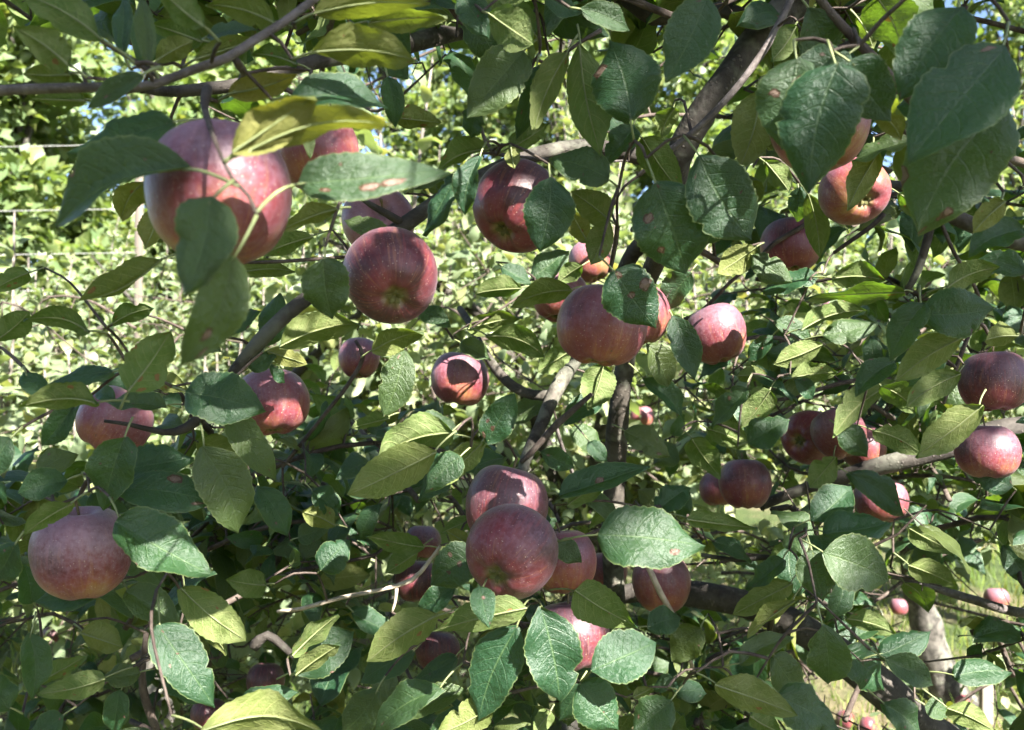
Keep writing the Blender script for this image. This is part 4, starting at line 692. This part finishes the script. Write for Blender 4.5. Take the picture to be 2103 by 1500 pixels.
def far_branch(x, y, d, az, ln, L, gap):
    p0 = P(x, y, d); dr = unit(np.array([math.cos(az), math.sin(az) * .8, U(-.15, .35)])); sd = rv(.06)
    pp, rr = smooth_path([p0, p0 + dr * ln * .35 + sd * .6 + (0, 0, .03), p0 + dr * ln * .7 + sd, p0 + dr * ln + (0, 0, -.05)], [.0042, .0034, .0026, .0015], .03)
    cut = len(pp)
    for k in range(len(pp)):
        if blocked(pp[k], .02) or density(*pixel(pp[k])) < .03: cut = k; break
    if cut < 4: return
    own = MIDTREE if d > 1.75 else TREE; mb = MB(); tube(mb, pp[:cut] - np.array(own.location), rr[:cut], 6, .12); link('branch', mb.mesh('branch'), own, M['twig'])
    k = 1.0
    while k < cut:
        p1 = pp[int(k)]; filler.extend(spur(p1, unit(rv(1.0) + np.array([0, -.15, .25])), U(.03, .14), int(U(4, 8)), L * U(.62, 1.12))); k += gap * U(.6, 1.5)
done = 0
while done < 62:
    x, y = U(-150, 2253), U(-80, 1640)
    if U(0, 1) > density(x, y): continue
    done += 1; d = U(1.15, 2.3); far_branch(x, y, d, U(0, 6.28), U(.25, .65), .078, 2.0)
def fill_zone(n, x0, x1, y0, y1, d0, d1, L=.08):
    for _ in range(n): far_branch(U(x0, x1), U(y0, y1), U(d0, d1), U(0, 6.28), U(.18, .42), L, 1.8)
fill_zone(10, -100, 1300, -90, 20, .72, 1.0); fill_zone(9, 1250, 2150, -120, 60, .8, 1.1); fill_zone(20, -80, 1500, 1060, 1560, .98, 1.35); fill_zone(26, 1450, 2200, 1020, 1560, 1.02, 1.5)
fill_zone(11, 1480, 2200, 420, 1000, 1.05, 1.5); fill_zone(4, -100, 480, 800, 1100, .98, 1.3)
fill_zone(6, 550, 1050, 1030, 1350, 1.5, 2.1); fill_zone(12, 1350, 2150, 1050, 1500, 1.5, 2.2); fill_zone(5, -50, 500, 1050, 1400, 1.5, 2.1)
for _z in ((12, -80, 1500, 1050, 1560, 1.25, 2.0), (10, 1450, 2200, 560, 1560, 1.3, 2.2), (40, -100, 1560, 640, 1500, 2.0, 2.9), (20, 1500, 2200, 500, 1450, 2.2, 3.2)): fill_zone(*_z, .056)
print('filler', len(filler))
# ---------------------------------------------------------------- crown overhead, behind and beside the camera
canopy = []
def crown_branch(pts, rad, n, L=.08, spread=.35, box=None):
    pp, rr = smooth_path(pts, rad, .04); mb = MB(); tube(mb, pp - ORG, rr, 8, .1); link('branch', mb.mesh('branch'), TREE, M['bark'])
    for _ in range(n):
        k = int(U(.1, 1) * (len(pp) - 1)); p0 = pp[k] + rv(.03); dr = unit(rv(1.0) + np.array([0, 0, .15])); ln = U(.12, spread)
        ok = spur(p0, dr, ln, int(U(6, 11)), L * U(.85, 1.1), False, .0028)
        canopy.extend(i for i in ok if not (in_view(i[0], 60) or np.linalg.norm(i[0] - CAM) < .45))
hub = np.array([1.66, 1.8, 1.5])
for k, (ex, ey, ez, n) in enumerate([(.25, .3, 2.45, 20), (.8, .1, 2.6, 14), (1.5, .3, 2.6, 10), (-.3, .5, 2.5, 16), (-.8, .4, 2.5, 22), (-.45, .2, 2.35, 24), (.1, .0, 2.3, 24)]):
    e = np.array([ex, ey, ez]); m1 = hub * .6 + e * .4 + (.05, .0, .55); crown_branch([hub - (0, 0, U(0, .3)), m1, hub * .25 + e * .75 + (0, 0, .12), e], [.04, .026, .016, .006], n)
# unseen tree added behind the camera, crown shaped along sun rays to cast shade
SHADE = link('apple_tree', None); cen = P(1051, 740, .85) + SUN * 3.1; SHADE.location = (float(cen[0]), float(cen[1]), 0); SO = np.array(SHADE.location)
tag(SHADE, 'unseen apple tree added behind the viewer to cast the dappled shade', 'tree', 'apple trees in the orchard rows')
mb = MB(); tp, trr = smooth_path([SO - (0, 0, .15), SO + (.03, .02, .7), SO + (0, -.04, 1.5), cen - (0, 0, .5)], [.12, .1, .08, .04], .05); tube(mb, tp - SO, trr, 14, .12); link('trunk', mb.mesh('trunk'), SHADE, M['trunkbark'])  # trunk of the added unseen shade tree
keep_small = small; small = MB(); KEEP = ORG; ORG = SO; shade_items = []
LIMBS = []
def clear_run(pp, rr):
    for k in range(len(pp)):
        if sunbeam(pp[k], .03) and k > 3: return pp[:k], rr[:k]
    return pp, rr
for k in range(6):
    q = P(1051 + 1000 * math.cos(k * 1.05), 740 + 700 * math.sin(k * 1.05), .85) + SUN * U(2.6, 3.6); pp, rr = smooth_path([tp[int(len(tp) * U(.5, .95))], (cen + q) / 2 + rv(.1), q], [.024, .016, .006], .05)
    pp, rr = clear_run(pp, rr)
    mb = MB(); tube(mb, pp - SO, rr, 7, .1); link('limb', mb.mesh('limb'), SHADE, M['bark']); LIMBS.append(pp)  # limb of the added unseen shade tree
LP = np.vstack(LIMBS)
for n_ in range(800):
    qy, qx = (U(-120, 1600), U(-150, 2200)) if n_ < 640 else (U(-120, 520), U(1150, 2180))
    if qy > 740 and U(0, 1) < .46: continue
    q = P(qx, qy, U(.42, (1.08 if qx > 1250 else .84) if qy < 700 else (1.06 if qx > 1250 else .88))); p0 = q + SUN * U(2.4, 3.8)
    if p0[2] < 1.1: continue
    w = LP[np.linalg.norm(LP - p0, axis=1).argmin()]; tw = np.array([w * (1 - s) + p0 * s for s in np.linspace(0, 1, 9)])
    if not any(sunbeam(s, .01) for s in tw): tube(small, tw[::4] - SO, [.004, .003, .002], 4, caps=False)
    shade_items += spur(p0, unit(rv(1.0) + np.array([0, 0, .15])), U(.1, .26), int(U(6, 11)), .088 * U(.85, 1.1), False, .0025)
o = link('twigs', small.mesh('twigs'), SHADE, M['twig']); o['kind'] = 'stuff'  # twigs of the added unseen shade tree
o = link('foliage', leaves_mesh('foliage', [(i[0] - SO,) + i[1:] for i in shade_items], FARVAR), SHADE, M['leaf_shade']); o['kind'] = 'stuff'  # foliage of the added unseen shade tree
small = keep_small; ORG = KEEP
print('canopy', len(canopy))
# connect every leaf stalk, apple stalk and spur to the nearest wood (shortest-link order)
pts = [n_[0] for n_ in NODES]; tree_pts = np.array(pts); todo = [e[0] for e in ENDS]
T_ = np.array(todo); dmin = np.full(len(T_), 9.0); near = np.zeros((len(T_), 3))
for i in range(len(T_)):
    w = np.linalg.norm(tree_pts - T_[i], axis=1); k = int(w.argmin()); dmin[i] = w[k]; near[i] = tree_pts[k]
left = np.ones(len(T_), bool)
for _ in range(len(T_)):
    i = int(np.where(left, dmin, 99).argmin()); left[i] = False; a, b = T_[i], near[i]; ln = dmin[i]
    thick = 1.8 if ENDS[i][1] is None else 1.0
    if ln < .012: new = np.array([a])
    elif ln < .5:
        m_ = (a + b) / 2 + rv(.06 * ln) + np.array([0, 0, .10 * ln]); pp, rr = smooth_path([b, m_, a], np.array([.0016 if ln > .06 else .0013, .0013, .0010]) * thick, .015)
        if ln < .2 and not any(blocked(s, .0) for s in pp[1:-1]): tube(small, pp - ORG, rr, 5, .1, caps=False)
        new = pp[2::2] if len(pp) > 4 else np.array([m_, a])
    else: new = np.array([a])
    w = np.linalg.norm(T_[:, None] - new[None], axis=2); k = w.argmin(1); wm = w.min(1); up = left & (wm < dmin); dmin[up] = wm[up]; near[up] = new[k[up]]
o = link('twigs', small.mesh('twigs'), TREE, M['twig']); o['kind'] = 'stuff'
MIDMESH = shared_leaf_meshes(MIDVAR, M['leaf'], 'mid')
order = sorted(range(len(filler)), key=lambda k: -filler[k][3] / filler[k][0][1] if in_view(filler[k][0]) else 0)
room = max(0, 300 - NH); pick = set(order[:room])
for k in pick: place_leaf(MIDMESH[k % len(MIDMESH)], filler[k], TREE)
rest = [(i[0] - ORG,) + i[1:] for k, i in enumerate(filler) if k not in pick and i[0][1] < 1.75] + [(i[0] - ORG,) + i[1:] for i in canopy]
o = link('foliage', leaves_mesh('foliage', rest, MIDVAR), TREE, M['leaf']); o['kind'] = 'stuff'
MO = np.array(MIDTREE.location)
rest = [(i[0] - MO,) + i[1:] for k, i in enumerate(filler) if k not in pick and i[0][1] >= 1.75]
o = link('sunlit_pale_foliage', leaves_mesh('sunlit_pale_foliage', rest, MIDVAR), MIDTREE, M['leaf_far']); o['kind'] = 'stuff'  # outer leaves use the paler leaf copy that carries painted sunlight
